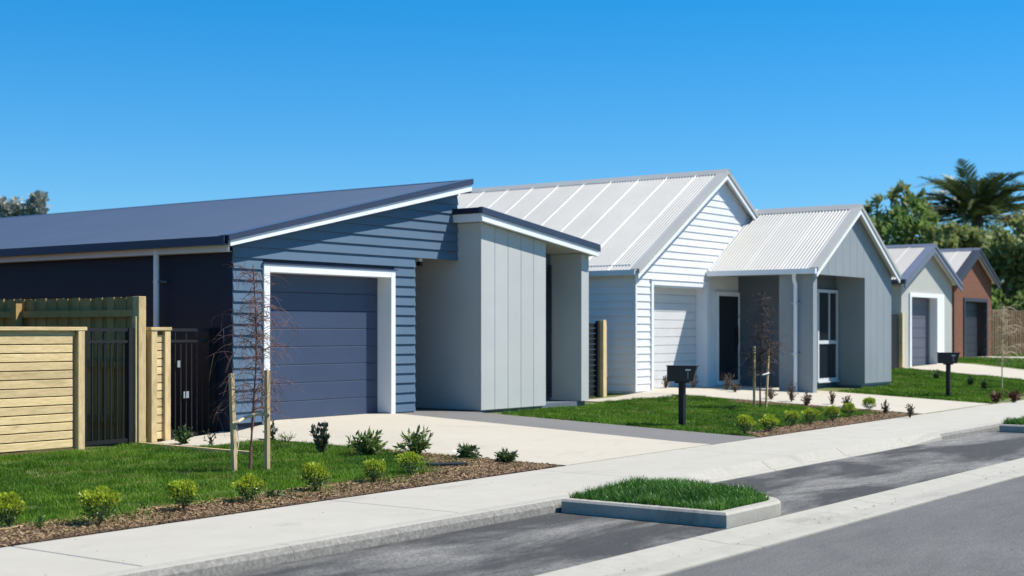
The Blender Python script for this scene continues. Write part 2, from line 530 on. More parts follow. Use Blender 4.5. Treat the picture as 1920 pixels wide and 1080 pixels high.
g = MB().add([(-1500, -1500, -0.4), (1500, -1500, -0.4), (1500, 1500, -0.4), (-1500, 1500, -0.4)], [(0, 1, 2, 3)]).build('ground', M['land'])
tag(g, 'open grassy ground stretching to the horizon', 'ground', kind='structure')
g = grid_sheet('lot_ground', -25, 90, lambda x: yb(x) - 0.3, 75, 115, 40, -0.012, M['soil'])
tag(g, 'bare earth and turf of the house lots behind the footpath', 'ground', kind='structure')
g = MB().add([(-60, -6, ZR - .03), (140, -6, ZR - .03), (140, YCH0, ZR), (-60, YCH0, ZR)], [(0, 1, 2, 3)]).build('road', M['road'])
tag(g, 'grey asphalt carriageway in the foreground', 'road', kind='structure')
g = MB().add([(-60, YCH1, ZB - .01), (140, YCH1, ZB - .01), (140, 7.9, ZB), (-60, 7.9, ZB)], [(0, 1, 2, 3)]).build('parking_bay', M['bay'])
tag(g, 'dark dusty asphalt parking bay between kerb and concrete strip', 'parking bay', kind='structure')
g = MB().box(-60, 140, -14, -6.0, -0.39, -0.03).build('verge', M['soil'])
tag(g, 'grass verge on the near side of the road', 'verge', kind='structure')

# concrete channel strip, in cast lengths
ch = B(-60, 140, YCH0 - 0.02, YCH1 + 0.02, -0.38, ZR - 0.02).build('drainage_channel', M['channel'])
tag(ch, 'pale concrete channel strip between road and parking bay', 'channel', kind='structure')
for i in range(34):
    x0 = -9.0 + i * 3.1
    x1 = x0 + 3.092
    v = []
    for x in (x0, x1):
        v += [(x, YCH0, -0.2), (x, YCH0, ZR + 0.012), (x, YCH0 + 0.08, ZR + 0.016), (x, YCH0 + 0.3, ZR + 0.004), (x, YCH1, ZB + 0.008), (x, YCH1, -0.2)]
    f = [(k, k + 1, k + 7, k + 6) for k in range(5)] + [(0, 5, 4, 3, 2, 1), (6, 7, 8, 9, 10, 11)]
    MB().add(v, f).build('channel_length', M['channel'], ch)

# footpath slabs
fp = B(-20, 90, 7.45, 8.4, -0.39, -0.09).build('footpath', M['footpath'])
tag(fp, 'pale concrete footpath along the front lawns', 'footpath', kind='structure')
LS = 3.28
for i in range(-4, 22):
    x0 = 5.82 + LS * i + 0.006
    x1 = 5.82 + LS * (i + 1) - 0.006
    zt = 0.0
    poly = [(x0, yk(x0) + 0.165), (x1, yk(x1) + 0.165), (x1, yb(x1)), (x0, yb(x0))]
    mb = MB().prism(poly, 'z', -0.085, zt)
    mb.build('slab', M['footpath'], fp, bevel=0.008)

# kerb
kb = B(-20, 90, 7.25, 7.4, -0.39, -0.16).build('kerb', M['kerb'])
tag(kb, 'concrete kerb along the footpath edge', 'kerb', kind='structure')


def kerb_piece(x0, x1, d0, d1):
    """d = how far the top front drops (0 = full upstand)"""
    v = []
    for x, d in ((x0, d0), (x1, d1)):
        y = yk(x)
        w = 0.163
        hz = -d * 0.085
        v += [(x, y - 0.025, -0.3), (x, y - 0.025, ZB + 0.004), (x, y - 0.018 + 0.0, ZB + (1 - d) * 0.055 + 0.004), (x, y + 0.004, hz - 0.022 * (1 - d)), (x, y + 0.022, hz - 0.005 * (1 - d)),
              (x, y + 0.045, hz + 0.002 * d), (x, y + w, 0.0), (x, y + w, -0.3)]
    n = 8
    f = [(k, k + 1, k + 1 + n, k + n) for k in range(n - 1)] + [tuple(range(n))[::-1], tuple(range(n, 2 * n))]
    o = MB().add(v, f).build('kerb_stone', M['kerb'], kb)
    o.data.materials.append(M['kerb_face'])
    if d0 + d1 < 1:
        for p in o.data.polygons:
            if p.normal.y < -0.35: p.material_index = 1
    return o


xk = [-6.2, -3.55, -0.9, 1.75, 4.4, 7.0, 9.36, 11.7]
for a, b in zip(xk, xk[1:]): kerb_piece(a + .002, b - .002, 0, 0)
kerb_piece(11.705, 12.6, 0, 1)
for k in range(3): kerb_piece(12.61 + k * 2.2, 12.6 + (k + 1) * 2.2, 1, 1)
kerb_piece(19.21, 20.5, 1, 0.15)
xx = 20.5
while xx < 60:
    kerb_piece(xx + .005, xx + 2.6, 0.15 if xx < 24 else 0.0, 0.15 if xx + 2.6 < 24 else 0.0); xx += 2.6


# ---------------------------------------------------------------- driveways
def driveway(name, poly_x0, poly_x1, y0, y1, dz, mat, label, nx=8, ny=12):
    o = grid_sheet(name, poly_x0, poly_x1, y0, y1, nx, ny, dz, mat, None, 0.12)
    return tag(o, label, 'driveway', kind='structure')


driveway('driveway', 13.0, 16.55, lambda x: yb(x) + 0.008, 14.78, 0.006, M['driveway'], 'cream concrete driveway in front of the navy garage')
driveway('path', 12.05, 12.996, 13.75, 14.75, 0.004, M['driveway'], 'short concrete path between navy garage corner and side gate', 3, 3)
driveway('path', 16.556, 18.08, lambda x: yb(x) + 0.008, 14.0, 0.003, M['aggregate'], 'grey exposed aggregate strip beside the cream driveway', 5, 10)
driveway('path', 16.556, 18.18, 14.004, 16.2, 0.003, M['aggregate'], 'grey aggregate floor of the entry recess of the navy house', 4, 4)
driveway('driveway', 25.0, 29.2, lambda x: yb(x) + 0.008, 15.42, 0.006, M['driveway'], 'pale concrete driveway in front of the white house')
driveway('path', 22.6, 24.996, 14.35, 15.2, 0.004, M['driveway'], 'concrete strip beside the white side wall', 3, 3)
driveway('driveway', 38.9, 43.0, lambda x: yb(x) + 0.008, 15.0, 0.006, M['driveway'], 'pale concrete driveway of the cream gabled house')
driveway('driveway', 48.6, 52.0, lambda x: yb(x) + 0.008, 16.5, 0.006, M['driveway'], 'pale concrete driveway of the red brick house')


# ---------------------------------------------------------------- traffic islands
def make_island(x0, label):
    root = empty('kerbed_island', (x0 + 0.65, 6.2, ZB))
    tag(root, label, 'traffic island', 'kerbed islands in the parking bay')
    y0, y1 = 5.40, 7.04
    def outline(ins):
        r = 0.42 - ins
        xr = x0 + 1.34 - ins
        pts = [(x0 + ins, y1), (x0 + ins, y0 + ins)]
        cx, cy = xr - r, y0 + ins + r
        for k in range(9):
            a = R(-90 + k * 90 / 8)
            pts.append((cx + r * math.cos(a), cy + r * math.sin(a)))
        pts.append((xr + 0.1, y1))
        return pts
    o, o2, i = outline(0.0), outline(0.02), outline(0.105)
    zt = 0.012
    n = len(o)
    v = [(x, y, ZB - 0.05) for x, y in o] + [(x, y, zt - 0.02) for x, y in o] + [(x, y, zt) for x, y in o2] + [(x, y, zt) for x, y in i] + [(x, y, zt - 0.06) for x, y in i]
    f = []
    for k in range(n - 1):
        for l in range(4):
            f.append((l * n + k, l * n + k + 1, (l + 1) * n + k + 1, (l + 1) * n + k))
    MB().add(v, f).build('kerb_ring', M['kerb'], root)
    MB().add([(x, y, zt - 0.03) for x, y in i], [tuple(range(n))]).build('soil', M['soil'], root)
    return i


isl1 = make_island(10.3, 'low kerbed island with long green grass nearest the camera')
isl2 = make_island(22.75, 'farther kerbed grass island at the right picture edge')


# ---------------------------------------------------------------- roofs
def corr_mesh(name, width, slope_len, mat, lap=1.45, pitch=0.076, amp=0.0125, seg=6):
    n = int(round(width / pitch)); pitch = width / n
    vs = []
    m_ = n * seg
    for k in range(m_ + 1):
        w = width * k / m_
        ph = 2 * math.pi * k / seg
        a = amp
        if k >= m_ - seg: a = amp * lap
        z = a * (1 - math.cos(ph))
        vs.append((w, z))
    v = [(0, w, z) for w, z in vs] + [(slope_len, w, z) for w, z in vs]
    f = [(k, k + 1, m_ + 2 + k, m_ + 1 + k) for k in range(m_)]
    me = bpy.data.meshes.new(name)
    me.from_pydata(v, [], f)
    for p in me.polygons: p.use_smooth = True
    me.materials.append(mat)
    return me


def roof_sheets(parent, eave, ridge, y0, y1, mat, cover=0.765, lap=1.45):
    """sheets laid side by side along Y from eave (x,z) up to ridge (x,z)"""
    dx, dz = ridge[0] - eave[0], ridge[1] - eave[1]
    L = math.hypot(dx, dz)
    n = max(1, int(round((y1 - y0) / cover)))
    w = (y1 - y0) / n
    me = corr_mesh('roof_sheet', w, L, mat, lap)
    off = wloc(parent)
    ang = math.atan2(dz, dx)
    for k in range(n):
        o = link('roof_sheet', me, parent)
        o.rotation_euler = (0, -ang, 0)
        o.location = Vector((eave[0], y0 + k * w, eave[1])) - off


def sloped_slab(xa, za, xb, zb, y0, y1, t):
    return MB().prism([(xa, za), (xb, zb), (xb, zb - t), (xa, za - t)], 'y', y0, y1)


def lap_board(poly, y, z0, h, t0=0.033, t1=0.008):
    """weatherboard: poly in (x,z), front face leaning back from z0 to z0+h; wall face at y (front is -y)"""
    def fy(z): return y - (t0 + (t1 - t0) * (z - z0) / h)
    n = len(poly)
    v = [(x, fy(z), z) for x, z in poly] + [(x, y, z) for x, z in poly]
    f = [tuple(range(n)), tuple(range(n, 2 * n))[::-1]] + [(i, (i + 1) % n, n + (i + 1) % n, n + i) for i in range(n)]
    return MB().add(v, f)


# ================================================================ NAVY HOUSE
H1 = empty('navy_house', (15.7, 20.0, 0.1))
tag(H1, 'navy weatherboard house with low sloping roof, blue garage door and grey panelled wing', 'house')
F1 = 14.54
XL, XG, XW = 13.26, 17.10, 18.20
RM = 0.2287
def zr1(x): return 2.80 + RM * (x - 13.10)      # underside level of the roof sheets
# body
MB().prism([(XL, 0.0), (XG, 0.0), (XG, zr1(XG) - .05), (XL, zr1(XL) - .05)], 'y', 14.82, 33).build('side_wall', M['navy_side'], H1)
MB().prism([(XG + .003, 0.0), (XW, 0.0), (XW, zr1(XW) - .05), (XG + .003, zr1(XG) - .05)], 'y', 16.3, 33).build('entry_wall', M['navy_side'], H1)
MB().prism([(XG + .003, 2.76), (XW, 2.76), (XW, zr1(XW) - .05), (XG + .003, zr1(XG) - .05)], 'y', 14.822, 16.297).build('porch_ceiling', M['grey_soffit'], H1)
fw = MB()
fw.box(XL, 13.90, F1, 14.818, 0.0, 2.37)
fw.box(16.52, XG, F1, 14.818, 0.0, 2.37)
fw.prism([(XL, 2.372), (XG, 2.372), (XG, zr1(XG) - .06), (XL, zr1(XL) - .06)], 'y', F1, 14.818)
fw.prism([(XG + .002, 2.752), (XW, 2.752), (XW, zr1(XW) - .06), (XG + .002, zr1(XG) - .06)], 'y', F1, 14.818)
front = fw.build('front_wall', M['navy_side'], H1)
h = 0.153
z = 0.235
k = 0
while z < 3.9:
    segs = []
    if z + h < 2.40:
        segs = [(XL - .012, 13.81), (16.61, XG + .008)]
    elif z + h < 2.78:
        segs = [(XL - .012, XG + .008)] if z > 2.43 else [(XL - .012, 13.81), (16.61, XG + .008)]
    else:
        segs = [(XL - .012, XW)]
    for a, b in segs:
        poly = [(a, z), (b, z), (b, z + h - .001), (a, z + h - .001)]
        poly = clip(poly, -RM, 1.0, 2.80 - RM * 13.10 - 0.07)
        if len(poly) >= 3:
            lap_board(poly, F1 - .001, z, h).build('weatherboard', M['navy_board'], front)
    z += h
# strip closing the band over the door trim
B(XL - .012, XG + .008, F1 - 0.02, F1 - 0.001, 2.40, 2.44).build('head_flashing', M['navy_board'], front)
B(XL + .02, 13.88, F1 + .01, 14.8, -0.1, 0.232).build('foundation', M['concrete_base'], H1)
B(16.5, XG - .03, F1 - .012, 14.8, -0.1, 0.232).build('foundation', M['concrete_base'], H1)
# garage trim + door
gt = MB()
gt.box(13.80, 13.915, F1 - 0.05, 14.817, 0.20, 2.455)
gt.box(16.50, 16.60, F1 - 0.05, 14.817, 0.20, 2.455)
gt.box(13.917, 16.498, F1 - 0.05, 14.817, 2.345, 2.455)
gt.build('garage_trim', M['white_trim'], H1, bevel=0.004)
B(13.78, 16.635, F1 - 0.065, F1 - .03, 2.457, 2.475).build('head_flashing', M['navy_trim'], H1)
gd = B(13.918, 16.497, 14.795, 14.815, 0.2, 2.344).build('garage_door', M['navy_door'], H1)
ph = (2.344 - 0.215) / 8
for k in range(8):
    B(13.92, 16.495, 14.772, 14.794, 0.215 + k * ph + 0.001, 0.215 + (k + 1) * ph - 0.001).build('door_panel', M['navy_door'], gd, bevel=0.010)
B(13.918, 16.497, 14.768, 14.794, 0.2, 0.214).build('door_seal', M['black_plastic'], gd)
# roof
RF = sloped_slab(13.10, zr1(13.10) - .005, 18.33, zr1(18.33) - .005, 14.415, 33.2, 0.05).build('roof', M['fascia'], H1)
roof_sheets(RF, (13.04, zr1(13.04)), (18.36, zr1(18.36)), 14.39, 33.2, M['navy_roof'], lap=1.02)
# ridge edge with its closed flashing
sloped_slab(18.30, zr1(18.30) + .03, 18.42, zr1(18.42) + .03, 14.40, 33.2, 0.010).build('ridge_flashing', M['navy_roof'], RF)
B(18.38, 18.42, 14.40, 33.2, zr1(18.4) - .2, zr1(18.4) + .02).build('ridge_flashing', M['navy_trim'], RF)
# barge: navy capping over white board
MB().prism([(13.02, zr1(13.02) + .032), (18.40, zr1(18.40) + .032), (18.40, zr1(18.40) - .06), (13.02, zr1(13.02) - .045)], 'y', 14.345, 14.39).build('barge_flashing', M['navy_trim'], H1)
sloped_slab(13.02, zr1(13.02) + .034, 18.40, zr1(18.40) + .034, 14.345, 14.56, 0.006).build('barge_flashing', M['navy_roof'], H1)
MB().prism([(13.06, zr1(13.06) - .047), (18.38, zr1(18.38) - .062), (18.38, zr1(18.38) - .165), (13.06, zr1(13.06) - .125)], 'y', 14.365, 14.41).build('barge_board', M['white_trim'], H1)
MB().prism([(13.10, zr1(13.10) - .056), (18.36, zr1(18.36) - .056), (18.36, zr1(18.36) - .075), (13.10, zr1(13.10) - .075)], 'y', 14.412, F1 + .02).build('soffit', M['grey_soffit'], H1)
# gutter, fascia, downpipe along the side
gm = MB().prism([(12.97, 2.80), (12.97, 2.685), (13.09, 2.685), (13.09, 2.80), (13.085, 2.80), (13.085, 2.70), (12.985, 2.70), (12.985, 2.80)], 'y', 14.40, 33.2)
gm.build('gutter', M['navy_trim'], H1)
B(13.095, 13.13, 14.46, 33.2, 2.60, 2.74).build('fascia_board', M['fascia'], H1)
B(13.131, XL + .05, 14.56, 33.2, 2.60, 2.615).build('soffit', M['grey_soffit'], H1)
dp = MB().tube([(13.12, 15.98, 2.70), (13.12, 15.98, 2.0), (13.12, 15.98, 0.05)], 0.042, 10)
dpo = dp.build('downpipe', M['white_trim'], H1, smooth=False)
for zz in (2.2, 1.2):
    B(13.11, XL + .01, 15.92, 16.04, zz, zz + .03).build('pipe_bracket', M['steel'], dpo)
# security light under the entry soffit
sl_ = B(17.42, 17.50, 14.70, 14.78, 2.64, 2.75).build('security_light', M['white_trim'], H1)
B(17.425, 17.495, 14.69, 14.76, 2.57, 2.638).build('lamp_head', M['black_plastic'], sl_)
# ---- grey wing
WF = 14.05
def zw(x): return 3.29 - 0.125 * (x - 18.2)
MB().prism([(18.24, .2), (20.03, .2), (20.03, zw(20.03)), (18.24, zw(18.24))], 'y', WF + .02, 24).build('wing_wall', M['grey_panel'], H1)
MB().prism([(20.035, .2), (21.42, .2), (21.42, zw(21.42)), (20.035, zw(20.035))], 'y', 14.74, 24).build('wing_wall', M['porch_dark'], H1)
pw = (20.05 - 18.2) / 5
for k in range(5):
    a, b = 18.2 + k * pw + (.006 if k else 0), 18.2 + (k + 1) * pw - .006
    MB().prism([(a, .215), (b, .215), (b, zw(b)), (a, zw(a))], 'y', WF - .02, WF + .018).build('wall_panel', M['grey_panel'], H1)
B(18.2, 18.236, WF + .02, 16.4, .215, zw(18.2)).build('wall_panel', M['grey_panel'], H1)
# recess side + pier
B(20.034, 20.05, WF + .02, 14.735, .215, zw(20.05)).build('wall_panel', M['grey_panel'], H1)
pr = MB().prism([(21.2, .245), (21.44, .245), (21.44, zw(21.44)), (21.2, zw(21.2))], 'y', WF, 14.9)
pr.build('pier', M['grey_panel'], H1)
B(18.27, 20.0, WF + .05, 24, -.1, .2).build('foundation', M['porch_dark'], H1)
B(20.0, 21.40, WF + .06, 14.9, -.1, .24).build('foundation', M['porch_dark'], H1)
wd = B(20.06, 21.19, 14.70, 14.735, .30, 2.72).build('window', M['navy_trim'], H1)
B(20.12, 21.13, 14.685, 14.697, .36, 2.66).build('pane', M['glass'], wd)
B(20.07, 20.11, 14.66, 14.695, .32, 2.0).build('frame', M['frame_grey'], wd)
# wing roof
wr = MB().prism([(18.10, zw(18.1) + .17), (21.53, zw(21.53) + .17), (21.53, zw(21.53) + .01), (18.10, zw(18.1) + .01)], 'y', 13.97, 24.2).build('wing_roof', M['grey_soffit'], H1)
roof_sheets(wr, (21.56, zw(21.56) + .178), (18.10, zw(18.10) + .178), 13.97, 24.2, M['navy_roof'])
MB().prism([(18.05, zw(18.05) + .225), (21.58, zw(21.58) + .225), (21.58, zw(21.58) + .125), (18.05, zw(18.05) + .125)], 'y', 13.89, 13.965).build('barge_flashing', M['navy_trim'], wr)
MB().prism([(18.06, zw(18.06) + .123), (21.56, zw(21.56) + .123), (21.56, zw(21.56) + .062), (18.06, zw(18.06) + .062)], 'y', 13.915, 13.968).build('barge_board', M['frame_grey'], wr)
MB().prism([(18.06, zw(18.06) + .060), (21.55, zw(21.55) + .060), (21.55, zw(21.55) + .0), (18.06, zw(18.06) + .0)], 'y', 13.90, 13.968).build('barge_board', M['white_trim'], wr)
B(18.05, 18.098, 13.968, 24.2, zw(18.1) + .13, zw(18.1) + .225).build('edge_flashing', M['navy_side'], wr)
B(18.07, 18.098, 13.968, 24.2, zw(18.1) + .0, zw(18.1) + .128).build('fascia_board', M['fascia'], wr)
B(21.54, 21.66, 13.93, 24.2, zw(21.5) + .09, zw(21.5) + .19).build('gutter', M['navy_trim'], wr)

# ================================================================ WHITE HOUSE
H2 = empty('white_house', (28.7, 20.0, 0.2))
tag(H2, 'white weatherboard house with pale corrugated gable roof and grey panelled porch gable', 'house')
F2 = 15.2
WX0, WX1, WAP = 24.95, 28.20, 28.70
WM = 0.612
def zr2(x): return 5.16 - WM * abs(x - WAP)
WRX = 32.45
# body
MB().prism([(WX0, 0), (WX1, 0), (WX1, zr2(WX1) - .1), (WX0, zr2(WX0) - .1)], 'y', 15.46, 31).build('body_wall', M['white_board'], H2)
MB().prism([(WX1 + .002, 2.80), (WRX, 2.80), (WRX, zr2(WRX) - .1), (WAP, zr2(WAP) - .1), (WX1 + .002, zr2(WX1) - .1)], 'y', 15.46, 31).build('body_wall', M['white_board'], H2)
fw = MB()
fw.box(WX0, 25.62, F2, 15.455, 0, 2.51)
fw.box(27.98, WX1, F2, 15.455, 0, 2.51)
fw.prism([(WX0, 2.512), (WX1, 2.512), (WX1, 2.86), (WX0, 2.86 if zr2(WX0) - .12 > 2.86 else zr2(WX0) - .12)], 'y', F2, 15.455)
fw.prism(clip(clip([(WX0, 2.862), (WRX, 2.862), (WRX, 5.3), (WX0, 5.3)], -WM, 1, 5.16 - WM * WAP - .12), WM, 1, 5.16 + WM * WAP - .12), 'y', F2, 15.455)
front2 = fw.build('front_wall', M['white_board'], H2)
z = 0.255
h = 0.157
while z < 5.1:
    if z + h < 2.55:
        segs = [(WX0 - .01, 25.56), (28.06, WX1)]
    elif z + h < 2.93:
        segs = [(WX0 - .01, WX1)]
    else:
        segs = [(WX0 - .01, WRX)]
    for a, b in segs:
        poly = [(a, z), (b, z), (b, z + h - .001), (a, z + h - .001)]
        poly = clip(poly, -WM, 1, 5.16 - WM * WAP - .10)
        poly = clip(poly, WM, 1, 5.16 + WM * WAP - .10)
        if len(poly) >= 3:
            lap_board(poly, F2 - .001, z, h, 0.024, 0.008).build('weatherboard', M['white_board'], front2)
    z += h
# side boards (facing -X)
sw = B(WX0 - .004, WX0 - .001, 15.3, 31, 0.25, 2.9).build('side_wall', M['white_board'], H2)
z = 0.255
while z < 2.75:
    v = [(WX0 - .030, F2 - .004, z), (WX0 - .008, F2 - .004, z + h - .001), (WX0 - .0045, F2 - .004, z + h - .001), (WX0 - .0045, F2 - .004, z)]
    v += [(x, 31, zz) for x, y, zz in v]
    MB().add(v, [(0, 1, 2, 3), (7, 6, 5, 4), (0, 4, 5, 1), (1, 5, 6, 2), (2, 6, 7, 3), (3, 7, 4, 0)]).build('weatherboard', M['white_board'], sw)
    z += h
B(WX0 - .03, WX0 + .03, F2 - .03, F2 - .0255, .255, zr2(WX0) - .1).build('corner_trim', M['white_board'], H2)
B(WX0 + .03, 25.5, F2 + .02, 31, -.1, .25).build('foundation', M['concrete_base'], H2)
# garage
gt = MB()
gt.box(25.55, 25.64, F2 - .045, 15.44, .25, 2.60)
gt.box(27.96, 28.07, F2 - .045, 15.44, .25, 2.60)
gt.box(25.642, 27.958, F2 - .045, 15.44, 2.49, 2.60)
gt.build('garage_trim', M['white_trim'], H2, bevel=0.004)
B(25.53, 28.09, F2 - .06, F2 - .025, 2.602, 2.62).build('head_flashing', M['white_trim'], H2)
gd = B(25.643, 27.957, 15.445, 15.454, .27, 2.489).build('garage_door', M['white_door'], H2)
ph = (2.489 - .285) / 12
for k in range(12):
    B(25.645, 27.955, 15.425, 15.444, .285 + k * ph + .005, .285 + (k + 1) * ph - .005).build('door_panel', M['white_door'], gd, bevel=0.004)
# entry wall, door
B(WX1 + .002, 29.64, F2 + .03, 15.46, .1, 2.79).build('entry_wall', M['white_board'], H2)
dr = B(28.47, 29.60, F2 - .03, F2 + .028, .28, 2.42).build('entry_door', M['white_trim'], H2)
B(28.57, 29.50, F2 - .038, F2 - .031, .38, 2.32).build('pane', M['glass'], dr)
B(29.42, 29.45, F2 - .075, F2 - .039, 1.2, 1.6).build('handle', M['black_metal'], dr)
# porch blade wall, beam, ceiling
PY = 12.70
PX0, PX1, PAP = 28.2, 32.7, 30.45
PM = 0.632
def zp(x): return 4.36 - PM * abs(x - PAP)
B(PX0, PX0 + .2, PY + .03, 13.5, .1, 2.78).build('blade_wall', M['porch_grey'], H2)
bm_ = B(PX0, PX0 + .2, PY + .03, F2 - .03, 2.782, zp(PX0) - .03).build('beam', M['porch_grey'], H2)
for k in range(5):
    B(PX0 - .012, PX0 - .001, 13.52 + k * .33, 13.84 + k * .33, 2.784, zp(PX0) - .05).build('beam_panel', M['porch_grey'], bm_)
B(PX0 + .202, PX1 - .01, PY + .03, F2 - .03, 2.79, 2.83).build('porch_ceiling', M['porch_grey'], H2)
# bedroom body
B(29.65, PX1 - .02, 13.42, 24, .1, 2.788).build('room_wall', M['porch_dark'], H2)
B(31.06, PX1 - .02, PY + .03, 13.418, .25, 2.788).build('room_wall', M['porch_grey'], H2)
MB().prism([(PX0 + .02, 2.84), (PX1 - .02, 2.84), (PX1 - .02, zp(PX1) - .06), (PAP, zp(PAP) - .06), (PX0 + .02, zp(PX0) - .06)], 'y', PY + .03, PY + .12).build('gable_wall', M['porch_grey'], H2)
gw = H2.children[-1]
x = PX0
while x < PX1 - .05:
    a, b = x + (.004 if x > PX0 else 0), min(x + .4, PX1) - .004
    zb = 2.75
    pieces = []
    if b <= PX0 + .25: pieces = [(a, b, .16)]
    if a >= 31.05: pieces = [(a, b, .30)]
    elif b > 31.06: pieces = [(a, 31.06, 2.75), (31.06, b, .30)]
    elif x == PX0: pieces = [(PX0, PX0 + .2, .16), (PX0 + .2, b, 2.75)]
    else: pieces = [(a, b, 2.75)]
    for a_, b_, z0 in pieces:
        poly = [(a_, z0), (b_, z0), (b_, 5), (a_, 5)]
        poly = clip(poly, -PM, 1, 4.36 - PM * PAP - .05)
        poly = clip(poly, PM, 1, 4.36 + PM * PAP - .05)
        MB().prism(poly, 'y', PY, PY + .028).build('wall_panel', M['porch_grey'], gw)
    x += .4
B(31.08, PX1 - .04, PY + .06, 20, -.1, .28).build('foundation', M['porch_dark'], H2)
# alcove window
wd = B(29.86, 31.0, 13.37, 13.418, .36, 2.47).build('window', M['porch_dark'], H2)
for a, b, c, d in ((29.86, 29.93, .36, 2.47), (30.93, 31.0, .36, 2.47), (29.932, 30.928, .36, .43), (29.932, 30.928, 2.40, 2.47), (29.932, 30.928, 1.22, 1.30)):
    B(a, b, 13.33, 13.40, c, d).build('frame', M['frame_grey'], wd)
B(29.933, 30.927, 13.355, 13.368, .432, 1.218).build('pane', M['glass'], wd)
B(29.933, 30.50, 13.355, 13.368, 1.302, 2.398).build('pane', M['glass'], wd)
B(30.50, 30.54, 13.335, 13.38, 1.302, 2.398).build('frame', M['frame_grey'], wd)
B(30.541, 30.927, 13.355, 13.368, 1.302, 2.398).build('pane', M['glass'], wd)
B(29.84, 31.02, 13.30, 13.36, .33, .357).build('sill', M['frame_grey'], wd)
# main roof
RF = MB().prism([(WX0 - .13, zr2(WX0 - .13)), (WAP, zr2(WAP)), (WRX + .13, zr2(WRX + .13)), (WRX + .13, zr2(WRX + .13) - .06), (WAP, zr2(WAP) - .06), (WX0 - .13, zr2(WX0 - .13) - .06)], 'y', 15.055, 31.2).build('roof', M['fascia'], H2)
roof_sheets(RF, (WX0 - .19, zr2(WX0 - .19) + .006), (WAP - .02, zr2(WAP - .02) + .006), 15.03, 31.2, M['white_roof'])
roof_sheets(RF, (WRX + .19, zr2(WRX + .19) + .006), (WAP + .02, zr2(WAP + .02) + .006), 15.03, 31.2, M['white_roof'])
def ridge_cap(parent, xa, zf, y0, y1, mat, w=.16, up=.045):
    MB().prism([(xa - w, zf(xa - w) + up - .01), (xa, zf(xa) + up + .015), (xa + w, zf(xa + w) + up - .01), (xa + w, zf(xa + w) + up - .018), (xa, zf(xa) + up), (xa - w, zf(xa - w) + up - .018)], 'y', y0, y1).build('ridge_cap', mat, parent)
def barges(parent, xl, xa, xr, zf, y0, mat_cap, mat_board, capw=.20, deep=.17, right=True):
    sides = [(xl, xa)] + ([(xa, xr)] if right else [])
    for a, b in sides:
        a2, b2 = a, b
        MB().prism([(a2, zf(a2) + .040), (b2, zf(b2) + .040), (b2, zf(b2) + .030), (a2, zf(a2) + .030)], 'y', y0, y0 + capw).build('barge_flashing', mat_cap, parent)
        MB().prism([(a2, zf(a2) + .029), (b2, zf(b2) + .029), (b2, zf(b2) - .05), (a2, zf(a2) - .05)], 'y', y0, y0 + .02).build('barge_flashing', mat_cap, parent)
        MB().prism([(a2, zf(a2) - .045), (b2, zf(b2) - .045), (b2, zf(b2) - deep), (a2, zf(a2) - deep)], 'y', y0 + .021, y0 + .055).build('barge_board', mat_board, parent)
ridge_cap(RF, WAP, zr2, 14.99, 31.2, M['white_roof'])
barges(RF, WX0 - .17, WAP, WRX + .17, zr2, 14.995, M['white_roof'], M['white_trim'])
B(WX0 - .24, WX0 - .125, 15.07, 31.2, zr2(WX0 - .13) - .115, zr2(WX0 - .13) - .005).build('gutter', M['fascia'], H2)
B(WX0 - .123, WX0 - .03, 15.1, 31.2, zr2(WX0) - .17, zr2(WX0) - .15).build('soffit', M['grey_soffit'], H2)
# porch roof
PR = MB().prism([(PX0 - .12, zp(PX0 - .12)), (PAP, zp(PAP)), (PX1 + .1, zp(PX1 + .1)), (PX1 + .1, zp(PX1 + .1) - .05), (PAP, zp(PAP) - .05), (PX0 - .12, zp(PX0 - .12) - .05)], 'y', PY - .125, F2 - .026).build('porch_roof', M['fascia'], H2)
roof_sheets(PR, (PX0 - .17, zp(PX0 - .17) + .006), (PAP - .02, zp(PAP - .02) + .006), PY - .15, F2 - .03, M['white_roof'], lap=1.05)
roof_sheets(PR, (PX1 + .17, zp(PX1 + .17) + .006), (PAP + .02, zp(PAP + .02) + .006), PY - .15, F2 - .03, M['white_roof'], lap=1.05)
ridge_cap(PR, PAP, zp, PY - .19, F2 - .03, M['white_roof'])
barges(PR, PX0 - .15, PAP, PX1 + .15, zp, PY - .185, M['white_roof'], M['white_trim'])
B(PX0 - .25, PX0 - .125, PY - .16, F2 - .03, zp(PX0 - .12) - .115, zp(PX0 - .12) - .005).build('gutter', M['white_trim'], H2)
# dark valley flashing where porch roof meets the boards
MB().prism([(PX0 - .17, zp(PX0 - .17) + .03), (PAP, zp(PAP) + .05), (PAP, zp(PAP) + .075), (PX0 - .17, zp(PX0 - .17) + .06)], 'y', F2 - .06, F2 - .026).build('apron_flashing', M['frame_grey'], PR)
dp = MB().tube([(28.06, 13.08, zp(28.06) - .08), (28.06, 13.08, 2.62), (28.13, 13.08, 2.52), (28.13, 13.08, .12)], 0.042, 10)
dpo = dp.build('downpipe', M['white_trim'], H2)
for zz in (2.1, 1.0): B(28.1, 28.205, 13.0, 13.16, zz, zz + .03).build('pipe_bracket', M['steel'], dpo)
# gas/tap fittings on the side wall
tp = MB().tube([(24.89, 16.3, .2), (24.89, 16.3, .55)], .012, 6).build('tap_pipe', M['steel'], H2)
tg = B(24.88, 24.92, 15.85, 15.98, .55, .78).build('meter_tag', M['white_trim'], H2)
B(24.872, 24.879, 15.88, 15.95, .58, .75).build('red_mark', M['red'], tg)

